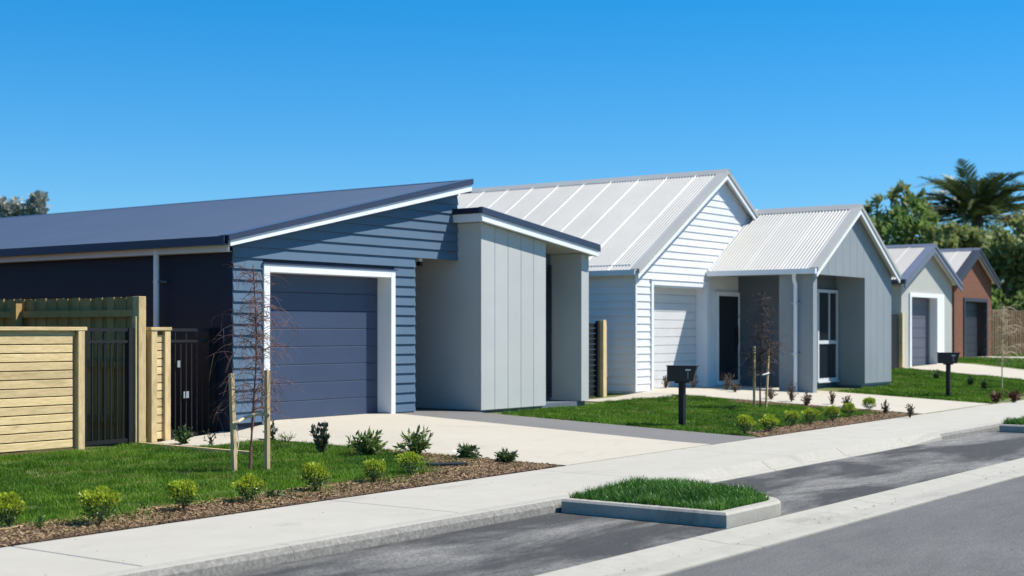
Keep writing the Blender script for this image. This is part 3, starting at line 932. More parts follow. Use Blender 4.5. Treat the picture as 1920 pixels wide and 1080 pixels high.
# ================================================================ CREAM HOUSE (third)
H3 = empty('cream_house', (41.5, 18, .4))
tag(H3, 'cream gabled house with slate blue barge boards and grey garage door', 'house')
def zc(x): return 4.10 - .46 * abs(x - 41.55)
MB().prism([(39.4, .2), (43.7, .2), (43.7, zc(43.7) - .05), (41.55, zc(41.55) - .05), (39.4, zc(39.4) - .05)], 'y', 15.3, 26).build('side_wall', M['cream_side'], H3)
fw = MB(); fw.box(39.4, 40.1, 15.0, 15.298, .2, 2.55); fw.box(42.3, 43.7, 15.0, 15.298, .2, 2.55)
fw.prism([(39.4, 2.552), (43.7, 2.552), (43.7, zc(43.7) - .05), (41.55, zc(41.55) - .05), (39.4, zc(39.4) - .05)], 'y', 15.0, 15.298)
fw.build('front_wall', M['cream'], H3)
gt = MB(); gt.box(40.0, 40.12, 14.96, 15.2, .4, 2.65); gt.box(42.28, 42.9, 14.96, 15.2, .4, 2.65); gt.box(40.122, 42.278, 14.96, 15.2, 2.53, 2.65)
gt.build('garage_trim', M['white_trim'], H3)
gd = B(40.12, 42.28, 15.27, 15.297, .4, 2.53).build('garage_door', M['slate_door'], H3)
for k in range(7): B(40.13, 42.27, 15.24, 15.268, .42 + k * .30, .42 + (k + 1) * .30 - .012).build('door_panel', M['slate_door'], gd)
RF = MB().prism([(39.2, zc(39.2)), (41.55, zc(41.55)), (43.9, zc(43.9)), (43.9, zc(43.9) - .05), (41.55, zc(41.55) - .05), (39.2, zc(39.2) - .05)], 'y', 14.8, 26.2).build('roof', M['fascia'], H3)
roof_sheets(RF, (39.15, zc(39.15) + .006), (41.53, zc(41.53) + .006), 14.8, 26.2, M['pale_roof'])
roof_sheets(RF, (43.95, zc(43.95) + .006), (41.57, zc(41.57) + .006), 14.8, 26.2, M['pale_roof'])
ridge_cap(RF, 41.55, zc, 14.75, 26.2, M['slate_trim'])
barges(RF, 39.1, 41.55, 44.0, zc, 14.75, M['slate_trim'], M['slate_trim'], .25, .22)
B(39.05, 39.17, 14.77, 26.2, zc(39.15) - .12, zc(39.15)).build('gutter', M['charcoal_trim'], H3)

# ================================================================ BRICK HOUSE (fourth)
H4 = empty('brick_house', (50.3, 19, .6))
tag(H4, 'red brick gabled house with charcoal barge boards at far right', 'house')
def zd(x): return 4.45 - .50 * abs(x - 50.35)
MB().prism([(48.3, .3), (52.4, .3), (52.4, zd(52.4) - .05), (50.35, zd(50.35) - .05), (48.3, zd(48.3) - .05)], 'y', 16.8, 28).build('side_wall', M['brick'], H4)
fw = MB(); fw.box(48.3, 49.35, 16.5, 16.798, .3, 2.6); fw.box(51.75, 52.4, 16.5, 16.798, .3, 2.6)
fw.prism([(48.3, 2.602), (52.4, 2.602), (52.4, zd(52.4) - .05), (50.35, zd(50.35) - .05), (48.3, zd(48.3) - .05)], 'y', 16.5, 16.798)
fw.build('front_wall', M['brick'], H4)
gt = MB(); gt.box(49.25, 49.37, 16.46, 16.7, .5, 2.7); gt.box(51.73, 51.85, 16.46, 16.7, .5, 2.7); gt.box(49.372, 51.728, 16.46, 16.7, 2.58, 2.7)
gt.build('garage_trim', M['charcoal_trim'], H4)
gd = B(49.37, 51.73, 16.77, 16.797, .5, 2.58).build('garage_door', M['charcoal_door'], H4)
for k in range(7): B(49.38, 51.72, 16.74, 16.768, .52 + k * .29, .52 + (k + 1) * .29 - .012).build('door_panel', M['charcoal_door'], gd)
RF = MB().prism([(48.1, zd(48.1)), (50.35, zd(50.35)), (52.6, zd(52.6)), (52.6, zd(52.6) - .05), (50.35, zd(50.35) - .05), (48.1, zd(48.1) - .05)], 'y', 16.3, 28.2).build('roof', M['fascia'], H4)
roof_sheets(RF, (48.05, zd(48.05) + .006), (50.33, zd(50.33) + .006), 16.3, 28.2, M['pale_roof'])
roof_sheets(RF, (52.65, zd(52.65) + .006), (50.37, zd(50.37) + .006), 16.3, 28.2, M['pale_roof'])
ridge_cap(RF, 50.35, zd, 16.25, 28.2, M['slate_trim'])
barges(RF, 48.0, 50.35, 52.7, zd, 16.25, M['charcoal_trim'], M['charcoal_trim'], .25, .24)

# small far roof seen between the white porch and the trees
H5 = empty('far_house', (66, 33, .5))
tag(H5, 'small blue-grey roofed house far behind the porch gable', 'house')
B(62, 72, 28, 38, 0, 3.6).build('wall', M['cream_side'], H5)
MB().prism([(61.6, 3.6), (67, 6.2), (72.4, 3.6)], 'y', 27.6, 38.4).build('roof', M['slate_trim'], H5)
B(64.6, 65.6, 27.95, 27.99, 1.2, 2.5).build('window', M['glass'], H5)

# unseen house added behind the pine fence to shade the side passage
H0 = empty('added_shade_house', (5.6, 20, 0))
tag(H0, 'unseen charcoal house added for shade behind the pine fence beyond the left picture edge', 'house')
B(1.6, 9.55, 15.6, 31, -.1, 2.75).build('wall', M['charcoal_trim'], H0)
RF = MB().prism([(1.3, 2.752), (9.75, 2.752), (9.75, 2.85), (5.6, 4.6), (1.3, 2.85)], 'y', 15.45, 31.2).build('roof', M['slate_trim'], H0)
for x in (3.0, 6.4):
    wd = B(x, x + 1.6, 15.56, 15.598, .9, 2.1).build('window', M['frame_grey'], H0)
    B(x + .07, x + 1.53, 15.545, 15.558, .97, 2.03).build('pane', M['glass'], wd)

# ================================================================ FENCES AND GATES
# horizontal board fence on the left
FY = 14.82
fe = empty('timber_fence', (9, FY, 0))
tag(fe, 'new pine fence of horizontal boards at left picture edge', 'fence')
bme = bpy.data.meshes.new('board')
tmp = B(-2.45, 2.45, -.01, .01, 0, .0945)
bme.from_pydata(tmp.v, [], tmp.f); bme.materials.append(M['pine_x'])
n_b = 13
for k in range(n_b):
    for s in range(2):
        o = link('board', bme, fe, (8.40 - 4.94 * s - 9, random.uniform(-.002, .002), .06 + k * .1075))
        m_ = o.modifiers.new('bevel', 'BEVEL'); m_.width = .004; m_.segments = 1
B(3.4, 11.04, FY - .05, FY + .06, 1.515, 1.56).build('capping', M['pine_x'], fe, bevel=.004)
for x in (10.91, 8.4, 5.9, 3.5):
    B(x, x + .095, FY + (-.045 if x > 10 else .012), FY + .10, -.05, 1.513).build('post', M['pine_z'], fe, bevel=.004)
B(3.4, 10.9, FY + .012, FY + .05, 1.44, 1.512).build('rail', M['pine_x'], fe)
B(3.4, 10.88, FY - .008, FY + .03, -.06, .045).build('base_board', M['brown_fence'], fe)


def bar_gate(name, x0, x1, y, z0, z1, label):
    r = empty(name, ((x0 + x1) / 2, y, z0))
    tag(r, label, 'gate')
    fr = MB()
    fr.box(x0, x0 + .04, y - .02, y + .02, z0, z1); fr.box(x1 - .04, x1, y - .02, y + .02, z0, z1)
    fr.box(x0 + .041, x1 - .041, y - .018, y + .018, z1 - .04, z1)
    fr.box(x0 + .041, x1 - .041, y - .018, y + .018, z1 - .19, z1 - .155)
    fr.box(x0 + .041, x1 - .041, y - .018, y + .018, z0, z0 + .05)
    fr.build('gate_frame', M['black_metal'], r)
    n = int(round((x1 - x0 - .08) / .1))
    for k in range(1, n):
        x = x0 + .04 + (x1 - x0 - .08) * k / n
        B(x - .009, x + .009, y - .009, y + .009, z0 + .051, (z1 - .191)).build('bar', M['black_metal'], r)
        if k % 2 == 1:
            B(x - .009, x + .009, y - .009, y + .009, z1 - .154, z1 - .041).build('bar', M['black_metal'], r)
    return r


g1 = bar_gate('bar_gate', 11.05, 11.80, FY + .05, .06, 1.545, 'black steel bar gate between horizontal fence and tall paling fence')
B(11.74, 11.82, FY + .02, FY + .10, 0, 1.55).build('gate_post', M['black_metal'], g1)
# tall paling fence running back between the lots
pf = empty('paling_fence', (11.9, 18, 0))
tag(pf, 'tall greenish paling fence running back behind the black gate', 'fence')
pme = bpy.data.meshes.new('paling')
tmp = B(0, .018, -.072, .072, 0, 1.93)
pme.from_pydata(tmp.v, [], tmp.f); pme.materials.append(M['paling'])
for k in range(80):
    y = 14.99 + k * .125
    link('paling', pme, pf, (.045 + (.019 if k % 2 else 0), y - 18, .03 + random.uniform(-.012, .012)))
for zz in (1.70, 1.02, .28):
    B(11.90, 11.944, 14.93, 25, zz, zz + .09).build('rail', M['paling'], pf)
B(11.865, 11.985, 14.80, 14.92, -.1, 1.965).build('post', M['pine_z'], pf, bevel=.006)
B(11.83, 11.864, 14.82, 14.90, -.1, 1.70).build('post', M['pine_z'], pf, bevel=.004)
for y in (17.4, 20.0, 22.6):
    B(11.80, 11.895, y, y + .1, -.1, 1.9).build('post', M['paling'], pf)
# narrow slat panel
ns = empty('slat_panel', (12.2, FY, 0.03))
tag(ns, 'narrow pine slat panel between tall fence post and side gate', 'fence panel')
B(12.05, 12.145, FY - .05, FY + .05, .02, 1.515).build('post', M['pine_z'], ns, bevel=.004)
B(12.275, 12.37, FY - .05, FY + .05, .02, 1.515).build('post', M['pine_z'], ns, bevel=.004)
B(12.035, 12.385, FY - .06, FY + .06, 1.517, 1.56).build('capping', M['pine_x'], ns, bevel=.004)
tmp = B(-.064, .064, -.01, .01, 0, .094)
sme = bpy.data.meshes.new('slat'); sme.from_pydata(tmp.v, [], tmp.f); sme.materials.append(M['pine_x'])
for k in range(13):
    link('slat', sme, ns, (.01, -.005, .05 + k * .107))
B(12.146, 12.274, FY + .012, FY + .03, .05, 1.5).build('backing', M['brown_fence'], ns)
g2 = bar_gate('bar_gate', 12.40, 13.14, FY + .06, .07, 1.545, 'black steel bar gate between slat panel and navy side wall')
B(13.145, 13.235, FY + .02, FY + .1, .02, 1.56).build('gate_post', M['black_metal'], g2)
for (xa, za) in ((12.55, 1.02), (12.70, .60)):
    B(xa, xa + .045, FY + .025, FY + .038, za, za + .09).build('latch_plate', M['steel'], g2)
B(12.655, 12.68, FY + .025, FY + .038, .60, .69).build('latch_plate', M['steel'], g2)
# plank edging on the lawn
a, b = gp(262, 838, .01), gp(470, 856, .01)
d = (b - a).normalized(); nrm = Vector((-d.y, d.x, 0)) * .02
pl = MB().add([a - nrm, b - nrm, b + nrm, a + nrm] + [p + Vector((0, 0, .06)) for p in (a - nrm, b - nrm, b + nrm, a + nrm)],
              [(0, 1, 2, 3), (4, 5, 6, 7), (0, 1, 5, 4), (1, 2, 6, 5), (2, 3, 7, 6), (3, 0, 4, 7)]).build('plank', M['pine_y'], at=(a.x, a.y, 0))
tag(pl, 'thin pine edging plank lying on the lawn below the slat panel', 'plank')
# thin timber edging between lawn and mulch
ed = empty('garden_edging', (8, 9.3, 0))
tag(ed, 'thin timber edging strip between left lawn and mulch bed', 'edging')
for k in range(5):
    xa = 2.3 + k * 2.02
    MB().prism([(xa, yb(xa) + .74), (xa + 2.0, yb(xa + 2) + .72), (xa + 2.0, yb(xa + 2) + .74), (xa, yb(xa) + .76)], 'z', -.03, .016).build('batten', M['pine_x'], ed)

# gate and post between navy wing and white house
g3 = empty('slatted_gate', (23.2, 15.6, .15))
tag(g3, 'black slatted gate between grey wing and white house', 'gate')
for x in (21.5, 22.85, 24.1):
    B(x, x + .06, 15.57, 15.63, .12, 1.72).build('gate_frame', M['black_metal'], g3)
for k in range(14):
    B(21.5, 24.16, 15.635, 15.65, .18 + k * .108, .18 + k * .108 + .088).build('slat', M['black_metal'], g3)
po = B(24.2, 24.33, 15.50, 15.63, .05, 1.74).build('fence_post', M['pine_z'], at=(24.26, 15.56, .05), bevel=.006)
tag(po, 'square pine post beside the white side wall', 'post')
# dark gate between porch house and cream house
g4 = empty('dark_gate', (38.6, 15.0, .35))
tag(g4, 'dark boarded gate left of the cream house', 'gate')
for k in range(40):
    B(33.2 + k * .15, 33.2 + k * .15 + .14, 15.0, 15.02, .3, 2.0).build('board', M['black_metal'], g4)
B(32.9, 39.2, 15.021, 15.06, 1.6, 1.7).build('rail', M['black_metal'], g4)
po = B(39.22, 39.36, 14.9, 15.04, .2, 2.05).build('fence_post', M['pine_z'], at=(39.3, 14.97, .2))
tag(po, 'pine post at the left corner of the cream house', 'post')
# brown fence at far right
bf = empty('paling_fence', (58, 17.2, .5))
tag(bf, 'brown paling fence beyond the red brick house', 'fence')
tmp = B(-.07, .07, -.01, .01, 0, 1.9)
me_ = bpy.data.meshes.new('paling'); me_.from_pydata(tmp.v, [], tmp.f); me_.materials.append(M['brown_fence'])
for k in range(110):
    link('paling', me_, bf, (-5.4 + k * .145, -.4 + (.02 if k % 2 else 0), -.05))
for zz in (.9, 1.9): B(52.6, 68.6, 16.83, 16.87, zz, zz + .09).build('rail', M['brown_fence'], bf)

# ================================================================ LETTERBOXES
def letterbox(p, label, s=1.0):
    r = empty('letterbox', p)
    tag(r, label, 'letterbox', 'letterboxes on the front lawns')
    x, y, z = p
    post = B(x - .042, x + .042, y - .042, y + .042, z - .05, z + .72).build('post', M['black_metal'], r, bevel=.004)
    B(x - .09, x + .09, y - .08, y + .08, z + .70, z + .725).build('bracket', M['black_metal'], r)
    # box: long side faces the camera; local axes turned a little
    d = Vector((0.593, -0.805, 0)); e = Vector((0.805, 0.593, 0))
    ang = R(-12)
    d = Matrix.Rotation(ang, 3, 'Z') @ d; e = Matrix.Rotation(ang, 3, 'Z') @ e
    c = Vector((x, y, z + .727))
    def bx(u0, u1, w0, w1, h0, h1, slope=0):
        vs = []
        for hh in (h0, h1):
            for w in (w0, w1):
                for u in (u0, u1):
                    vs.append(c + d * (u + (slope if hh == h1 and u == u1 else 0)) + e * w + Vector((0, 0, hh)))
        return MB().add(vs, [(0, 2, 3, 1), (4, 5, 7, 6), (0, 1, 5, 4), (2, 6, 7, 3), (0, 4, 6, 2), (1, 3, 7, 5)])
    bx(-.22, .17, -.12, .12, 0, .225, .06).build('box', M['black_plastic'], r, bevel=.006)
    bx(-.235, .25, -.13, .13, .226, .24).build('lid', M['black_plastic'], r, bevel=.003)
    bx(.06, .14, -.126, -.121, .165, .185).build('slot_plate', M['steel'], r)
    bx(.095, .10, -.125, -.121, .04, .16).build('newspaper_tube', M['steel'], r)


p = gp(1279, 803, .03)
letterbox((p.x, p.y, .02), 'black letterbox on a square post on the lawn by the white house')
p = gp(1778, 742, .10)
letterbox((p.x, p.y, .08), 'farther black letterbox on a post on the blurred lawn at right')

# ================================================================ GRASS, MULCH
def in_poly(px, py, poly):
    inside = np.zeros(len(px), bool)
    n = len(poly)
    for i in range(n):
        x0, y0 = poly[i]; x1, y1 = poly[(i + 1) % n]
        c = ((y0 > py) != (y1 > py))
        with np.errstate(divide='ignore', invalid='ignore'):
            xi = (x1 - x0) * (py - y0) / (y1 - y0 + 1e-12) + x0
        inside ^= c & (px < xi)
    return inside


def vnoise(x, y, s, seed):
    """smooth value noise 0..1"""
    r = np.random.default_rng(seed)
    T = r.random((64, 64))
    xs, ys = x * s, y * s
    xi, yi = np.floor(xs).astype(int), np.floor(ys).astype(int)
    fx, fy = xs - xi, ys - yi
    fx, fy = fx * fx * (3 - 2 * fx), fy * fy * (3 - 2 * fy)
    t = lambda a, b: T[a % 64, b % 64]
    return (t(xi, yi) * (1 - fx) + t(xi + 1, yi) * fx) * (1 - fy) + (t(xi, yi + 1) * (1 - fx) + t(xi + 1, yi + 1) * fx) * fy


def grass(name, poly, dens, h0, h1, mat, label, w=0.006, zf=None, lean=.75, thin=0.0, edge=0.07):
    xs = [p[0] for p in poly]; ys = [p[1] for p in poly]
    A = (max(xs) - min(xs)) * (max(ys) - min(ys))
    n = int(A * dens)
    px = rng.uniform(min(xs), max(xs), n); py = rng.uniform(min(ys), max(ys), n)
    ok = in_poly(px + rng.normal(0, edge, n), py + rng.normal(0, edge, n), poly)
    cl = vnoise(px, py, 2.2, 3) * .6 + vnoise(px, py, 6.0, 4) * .4
    if thin:
        ok &= rng.random(n) < (1 - thin * np.clip((cl - .5) * 4, 0, 1))
    px, py, cl = px[ok], py[ok], cl[ok]
    n = len(px)
    pz = gz(px, py) - .008 if zf is None else zf + .05 * np.clip(1 - ((px - np.mean(xs)) / .62) ** 2, 0, 1) * np.clip(1 - ((py - 6.25) / .85) ** 2, 0, 1)
    h = rng.uniform(h0, h1, n) * (.3 + 1.4 * (1 - cl))
    a = rng.uniform(0, 2 * np.pi, n); la = rng.uniform(0, 2 * np.pi, n)
    le = rng.uniform(.1, lean, n) * h
    ww = rng.uniform(.7, 1.3, n) * w
    b1 = np.stack([px - np.cos(a) * ww / 2, py - np.sin(a) * ww / 2, pz], 1)
    b2 = np.stack([px + np.cos(a) * ww / 2, py + np.sin(a) * ww / 2, pz], 1)
    mx, my = px + np.cos(la) * le * .35, py + np.sin(la) * le * .35
    m1 = np.stack([mx - np.cos(a) * ww * .4, my - np.sin(a) * ww * .4, pz + h * .6], 1)
    m2 = np.stack([mx + np.cos(a) * ww * .4, my + np.sin(a) * ww * .4, pz + h * .6], 1)
    tp = np.stack([px + np.cos(la) * le, py + np.sin(la) * le, pz + h], 1)
    V = np.stack([b1, b2, m1, m2, tp], 1).reshape(-1, 3)
    base = np.arange(n) * 5
    F = np.concatenate([np.stack([base, base + 1, base + 3], 1), np.stack([base, base + 3, base + 2], 1), np.stack([base + 2, base + 3, base + 4], 1)])
    tint = np.clip(rng.normal(.5, .2, n) + (vnoise(px, py, 1.3, 9) - .5) * .7 + (vnoise(px, py, 4.5, 19) - .5) * .8, 0, 1)
    o = fast_mesh(name, V, F, mat, None, np.repeat(tint, 5))
    return tag(o, label, 'grass', kind='stuff')


lawn1 = [(2.0, yb(2) + .60), (11.4, yb(11.4) + .64), (12.3, 10.3), (12.75, 11.0), (12.93, 13.6), (11.85, 13.7), (11.8, 14.75), (2.0, 14.78)]
grass('grass', lawn1, 5200, .030, .055, M['grass'], 'short green lawn in front of the pine fence at left', thin=.75)
lawn2 = [(18.12, yb(18) + .15), (18.6, yb(18.6) + .55), (24.3, yb(24.3) + .62), (24.9, 13.9), (24.1, 14.4), (22.6, 14.3), (21.5, 14.15), (20.0, 14.0), (18.1, 13.6)]
grass('grass', lawn2, 3600, .030, .055, M['grass'], 'green lawn with black letterbox beside the white house driveway', w=.009, thin=.4)
lawn3 = [(29.3, yb(29) + .1), (33, yb(33) + .5), (38.8, yb(38) + .5), (38.8, 14.9), (32.8, 14.9), (32.8, 12.6), (29.5, 12.65)]
grass('grass', lawn3, 1500, .03, .06, M['grass'], 'blurred green lawn right of the porch gable', w=.016, thin=.1)
lawn4 = [(43.1, yb(43) + .3), (48.5, yb(48) + .3), (48.5, 16.3), (43.9, 16.3)]
grass('grass', lawn4, 900, .03, .06, M['grass'], 'far lawn between cream and brick house', w=.02)
lawn5 = [(52.1, yb(52) + .3), (68, yb(68) + .3), (68, 16.7), (52.5, 16.7)]
grass('grass', lawn5, 500, .04, .07, M['grass'], 'far lawn in front of the brown fence', w=.025)
grass('grass', [tuple(p) for p in isl1], 8000, .055, .115, M['grass_island'], 'long uncut grass on the near kerbed island', zf=-.02, w=.008, lean=.8, edge=.015)
grass('grass', [tuple(p) for p in isl2], 3500, .055, .115, M['grass_island'], 'long uncut grass on the far kerbed island', zf=-.02, w=.012, lean=.8, edge=.015)
# loose weeds and dry tufts over the mulch and beside the driveway
grass('grass', [(3, yb(3) + .25), (12.6, yb(12.6) + .2), (12.95, 10.0), (12.93, 13.5), (12.5, 13.4), (12.4, 10.5), (12.0, yb(12) + .7), (3, yb(3) + .75)], 900, .02, .05, M['grass'],
      'sparse weeds in the left mulch bed', w=.006, thin=.9)


def chips(name, poly, dens, label):
    xs = [p[0] for p in poly]; ys = [p[1] for p in poly]
    n = int((max(xs) - min(xs)) * (max(ys) - min(ys)) * dens)
    px = rng.uniform(min(xs), max(xs), n); py = rng.uniform(min(ys), max(ys), n)
    ok = in_poly(px, py, poly); px, py = px[ok], py[ok]; n = len(px)
    L = rng.uniform(.012, .042, n); W = rng.uniform(.005, .013, n)
    a = rng.uniform(0, 2 * np.pi, n); ti = rng.normal(0, .35, n); ro = rng.normal(0, .4, n)
    d = np.stack([np.cos(a) * np.cos(ti), np.sin(a) * np.cos(ti), np.sin(ti)], 1)
    e = np.stack([-np.sin(a) * np.cos(ro), np.cos(a) * np.cos(ro), np.sin(ro)], 1)
    c = np.stack([px, py, gz(px, py) + rng.uniform(.004, .028, n)], 1)
    L = L[:, None] / 2; W = W[:, None] / 2
    V = np.stack([c - d * L - e * W, c + d * L - e * W, c + d * L + e * W, c - d * L + e * W], 1).reshape(-1, 3)
    F = np.arange(n * 4).reshape(-1, 4)
    o = fast_mesh(name, V, F, M['chip'], None, np.repeat(np.clip(rng.beta(1.3, 1.8, n), 0, 1), 4))
    return tag(o, label, 'mulch', kind='stuff')


def bed(poly, label):
    o = MB().add([(x, y, float(gz(x, y)) + .006) for x, y in poly], [tuple(range(len(poly)))]).build('garden_bed', M['mulchbed'])
    return tag(o, label, 'garden bed', kind='structure')


mul1 = [(2, yb(2) + .004), (12.9, yb(12.9) + .004), (12.97, 10.2), (12.95, 11.6), (12.8, 11.4), (12.3, 10.3), (11.4, yb(11.4) + .80), (2, yb(2) + .78)]
bed(mul1, 'brown bark mulch bed beside the footpath at left')
chips('mulch', mul1, 2600, 'brown bark chips between footpath and left lawn')
mul2 = [(18.1, yb(18) + .004), (24.8, yb(24.8) + .004), (24.95, 12.8), (24.5, 12.8), (24.2, yb(24) + .64), (18.6, yb(18.6) + .5)]
bed(mul2, 'brown bark mulch bed beside the footpath near the letterbox')
chips('mulch', mul2, 1500, 'brown bark chips under the shrub row near the letterbox')
mul3 = [(33, yb(33) + .004), (38.8, yb(38.8) + .004), (38.8, yb(38) + .5), (33, yb(33) + .5)]
bed(mul3, 'brown mulch bed in front of the blurred lawn')
chips('mulch', mul3, 500, 'brown bark chips in the blurred far bed')


def grit(name, x0, x1, y0, y1, n, zf, s0, s1, label):
    r = np.random.default_rng(77)
    px = r.uniform(x0, x1, n); py = r.uniform(y0, y1, n)
    sz = r.uniform(s0, s1, n) ** 1.0
    base = np.array([(1, 0, 0), (-.5, .8, 0), (-.5, -.8, 0), (.1, 0, .8)])
    a = r.uniform(0, 6.28, n)
    Vs = []
    for k in range(4):
        bx, by, bz = base[k]
        f = r.uniform(.7, 1.3, n)
        Vs.append(np.stack([px + sz * f * (bx * np.cos(a) - by * np.sin(a)), py + sz * f * (bx * np.sin(a) + by * np.cos(a)), zf + sz * bz * .7], 1))
    V = np.stack(Vs, 1).reshape(-1, 3)
    b = np.arange(n) * 4
    F = np.concatenate([np.stack([b, b + 1, b + 3], 1), np.stack([b + 1, b + 2, b + 3], 1), np.stack([b + 2, b, b + 3], 1)])
    o = fast_mesh(name, V, F, M['chip'], None, np.repeat(r.random(n) * .5, 4))
    return tag(o, label, 'grit', kind='stuff')


grit('grit', 6, 20, YCH0, YCH1 + .1, 260, ZR + .01, .004, .014, 'loose stones and bark bits on the concrete channel')
grit('grit', 5, 20, 5.5, 7.0, 420, ZB, .003, .009, 'loose stones on the parking bay asphalt')
grit('grit', 4, 20, 7.3, 8.9, 160, .0, .003, .009, 'bark bits scattered on the footpath')


# ================================================================ PLANTS
def leaves(P, D, size, aspect=.5, r=None, fold=.25):
    """P points (n,3), D outward directions (n,3): two-triangle folded leaves as quads"""
    r = r or rng
    n = len(P)
    D = D / (np.linalg.norm(D, axis=1, keepdims=True) + 1e-9)
    rv = r.normal(size=(n, 3))
    S = np.cross(D, rv); S /= (np.linalg.norm(S, axis=1, keepdims=True) + 1e-9)
    N = np.cross(S, D)
    s = (size * r.uniform(.6, 1.3, n))[:, None]
    V = np.stack([P, P + D * s * .5 + S * s * aspect * .5 + N * s * fold * .4, P + D * s, P + D * s * .5 - S * s * aspect * .5 + N * s * fold * .4], 1).reshape(-1, 3)
    F = np.arange(n * 4).reshape(-1, 4)
    return V, F


def round_bush_meshes(seed, new_amount):
    r = np.random.default_rng(seed)
    n = 760
    d = r.normal(size=(n, 3)); d /= np.linalg.norm(d, axis=1, keepdims=True)
    lump = 1 + .20 * np.sin(d[:, 0] * 5 + seed) * np.cos(d[:, 1] * 4 + seed * 2) + .15 * np.sin(d[:, 2] * 6 + seed)
    rad = r.uniform(.3, 1.0, n) ** .6 * lump
    P = d * rad[:, None] * np.array([.135, .135, .115]) + np.array([0, 0, .15])
    D = d + np.array([0, 0, .35]) + r.normal(0, .45, (n, 3))
    Vo, Fo = leaves(P, D, .026, .6, r)
    m = int(950 * new_amount)
    d2 = r.normal(size=(m * 3, 3)); d2 /= np.linalg.norm(d2, axis=1, keepdims=True)
    d2 = d2[d2[:, 2] > r.uniform(-.15, .65, len(d2))][:m]; m = len(d2)
    lump = 1 + .20 * np.sin(d2[:, 0] * 5 + seed) * np.cos(d2[:, 1] * 4 + seed * 2) + .15 * np.sin(d2[:, 2] * 6 + seed)
    P2 = d2 * (lump * r.uniform(.9, 1.12, m))[:, None] * np.array([.138, .138, .12]) + np.array([0, 0, .153])
    Vn, Fn = leaves(P2, d2 + np.array([0, 0, .6]) + r.normal(0, .4, (m, 3)), .030, .6, r)
    return (Vo, Fo, np.repeat(r.random(n), 4)), (Vn, Fn, np.repeat(r.random(m), 4))


def bush_proto(seed, new_amount):
    a, b = round_bush_meshes(seed, new_amount)
    o1 = fast_mesh('foliage', a[0], a[1], M['bush_old'], None, a[2]); o2 = fast_mesh('new_growth', b[0], b[1], M['bush_new'], None, b[2])
    st = MB()
    r = random.Random(seed)
    for k in range(5):
        t = r.uniform(0, 6.28)
        st.tube([(0, 0, -.01), (math.cos(t) * .03, math.sin(t) * .03, .06), (math.cos(t) * .08, math.sin(t) * .08, .16)], [.006, .005, .003], 4)
    o3 = st.build('stem', M['bark'])
    mes = [(o.name.split('.')[0], o.data) for o in (o1, o2, o3)]
    for o in (o1, o2, o3): bpy.data.objects.remove(o)
    return mes


BUSH = [bush_proto(s, a) for s, a in ((1, 1.3), (2, .8), (3, 1.0), (4, .7), (5, 1.1), (6, .55), (7, .9))]


def place(name, meshes, p, sc, rz, label, cat, group=None):
    r = empty(name, p)
    r.rotation_euler = (0, 0, rz); r.scale = sc if hasattr(sc, '__len__') else (sc, sc, sc)
    tag(r, label, cat, group)
    for nm, me in meshes:
        c = link(nm, me, r)
        if nm != 'stem': c['kind'] = 'stuff'
    return r


ORD = ['first', 'second', 'third', 'fourth', 'fifth', 'sixth', 'seventh', 'eighth', 'ninth', 'tenth', 'eleventh', 'twelfth']
row1 = [(16, 988, 64, 0), (187, 983, 72, 4), (343, 957, 62, 2), (467, 941, 58, 6), (591, 920, 57, 1), (702, 904, 48, 3), (768, 890, 50, 5)]
for i, (px, py, w, v) in enumerate(row1):
    p = gp(px, py, .01)
    dist = p.x * CX + p.y * SX
    s = w * dist / FPX / .345
    place('round_shrub', BUSH[v], (p.x, p.y, .012 + float(gz(p.x, p.y))), (s, s, s * (1.12 if i < 2 else 1.0)), i * 1.7,
          f'round yellow-green shrub, {ORD[i]} from the left in the left mulch bed', 'shrub', 'round shrubs in the left mulch bed')
row2 = [(1397, 814, 44, 1), (1442, 809, 40, 6), (1485, 799, 36, 3), (1520, 795, 38, 5), (1560, 790, 36, 3), (1592, 783, 32, 1), (1630, 773, 30, 2)]
for i, (px, py, w, v) in enumerate(row2):
    p = gp(px, py, .02)
    dist = p.x * CX + p.y * SX
    s = w * dist / FPX / .38
    place('round_shrub', BUSH[v], (p.x, p.y, .012 + float(gz(p.x, p.y))), s, i * 2.1 + .5,
          f'small round green shrub, {ORD[i]} from the letterbox in the right mulch bed', 'shrub', 'round shrubs in the right mulch bed')


def stem_plant(px, py, hpx, wpx, n, seed, mats, label, leafsize=.05, asp=.3, zg=.02, lps=16, cat='shrub', group=None, curve=.3, name='leafy_shrub', stemr=.004):
    p = gp(px, py, zg); p.z = float(gz(p.x, p.y))
    dist = p.x * CX + p.y * SX
    H, W = hpx * dist / FPX, wpx * dist / FPX
    r = np.random.default_rng(seed)
    root = empty(name, p)
    tag(root, label, cat, group)
    st = MB(); P = []; D = []
    for k in range(n):
        a = r.uniform(0, 2 * np.pi); sp = r.uniform(.15, 1) * W / 2; hh = H * r.uniform(.45, 1.0) * (1 - .25 * sp / (W / 2))
        pts = []
        for t in np.linspace(0, 1, 6):
            q = Vector((math.cos(a) * sp * (t ** (1 + curve)), math.sin(a) * sp * (t ** (1 + curve)), hh * (t ** .9) - .01))
            pts.append(p + q)
        st.tube(pts, [stemr * (1 - .6 * i / 5) for i in range(6)], 4)
        for _ in range(lps):
            t = r.uniform(.12, 1.0); i = min(int(t * 5), 4); f = t * 5 - i
            q = pts[i].lerp(pts[i + 1], f) - p
            up = (pts[i + 1] - pts[i]).normalized()
            P.append(q); D.append(np.array(up) * .8 + r.normal(0, .6, 3))
    st.build('stem', M[mats[1]], root)
    if P:
        V, F = leaves(np.array(P), np.array(D), leafsize, asp, r)
        fast_mesh('foliage', V, F, M[mats[0]], root, np.repeat(r.random(len(P)), 4))
    return root


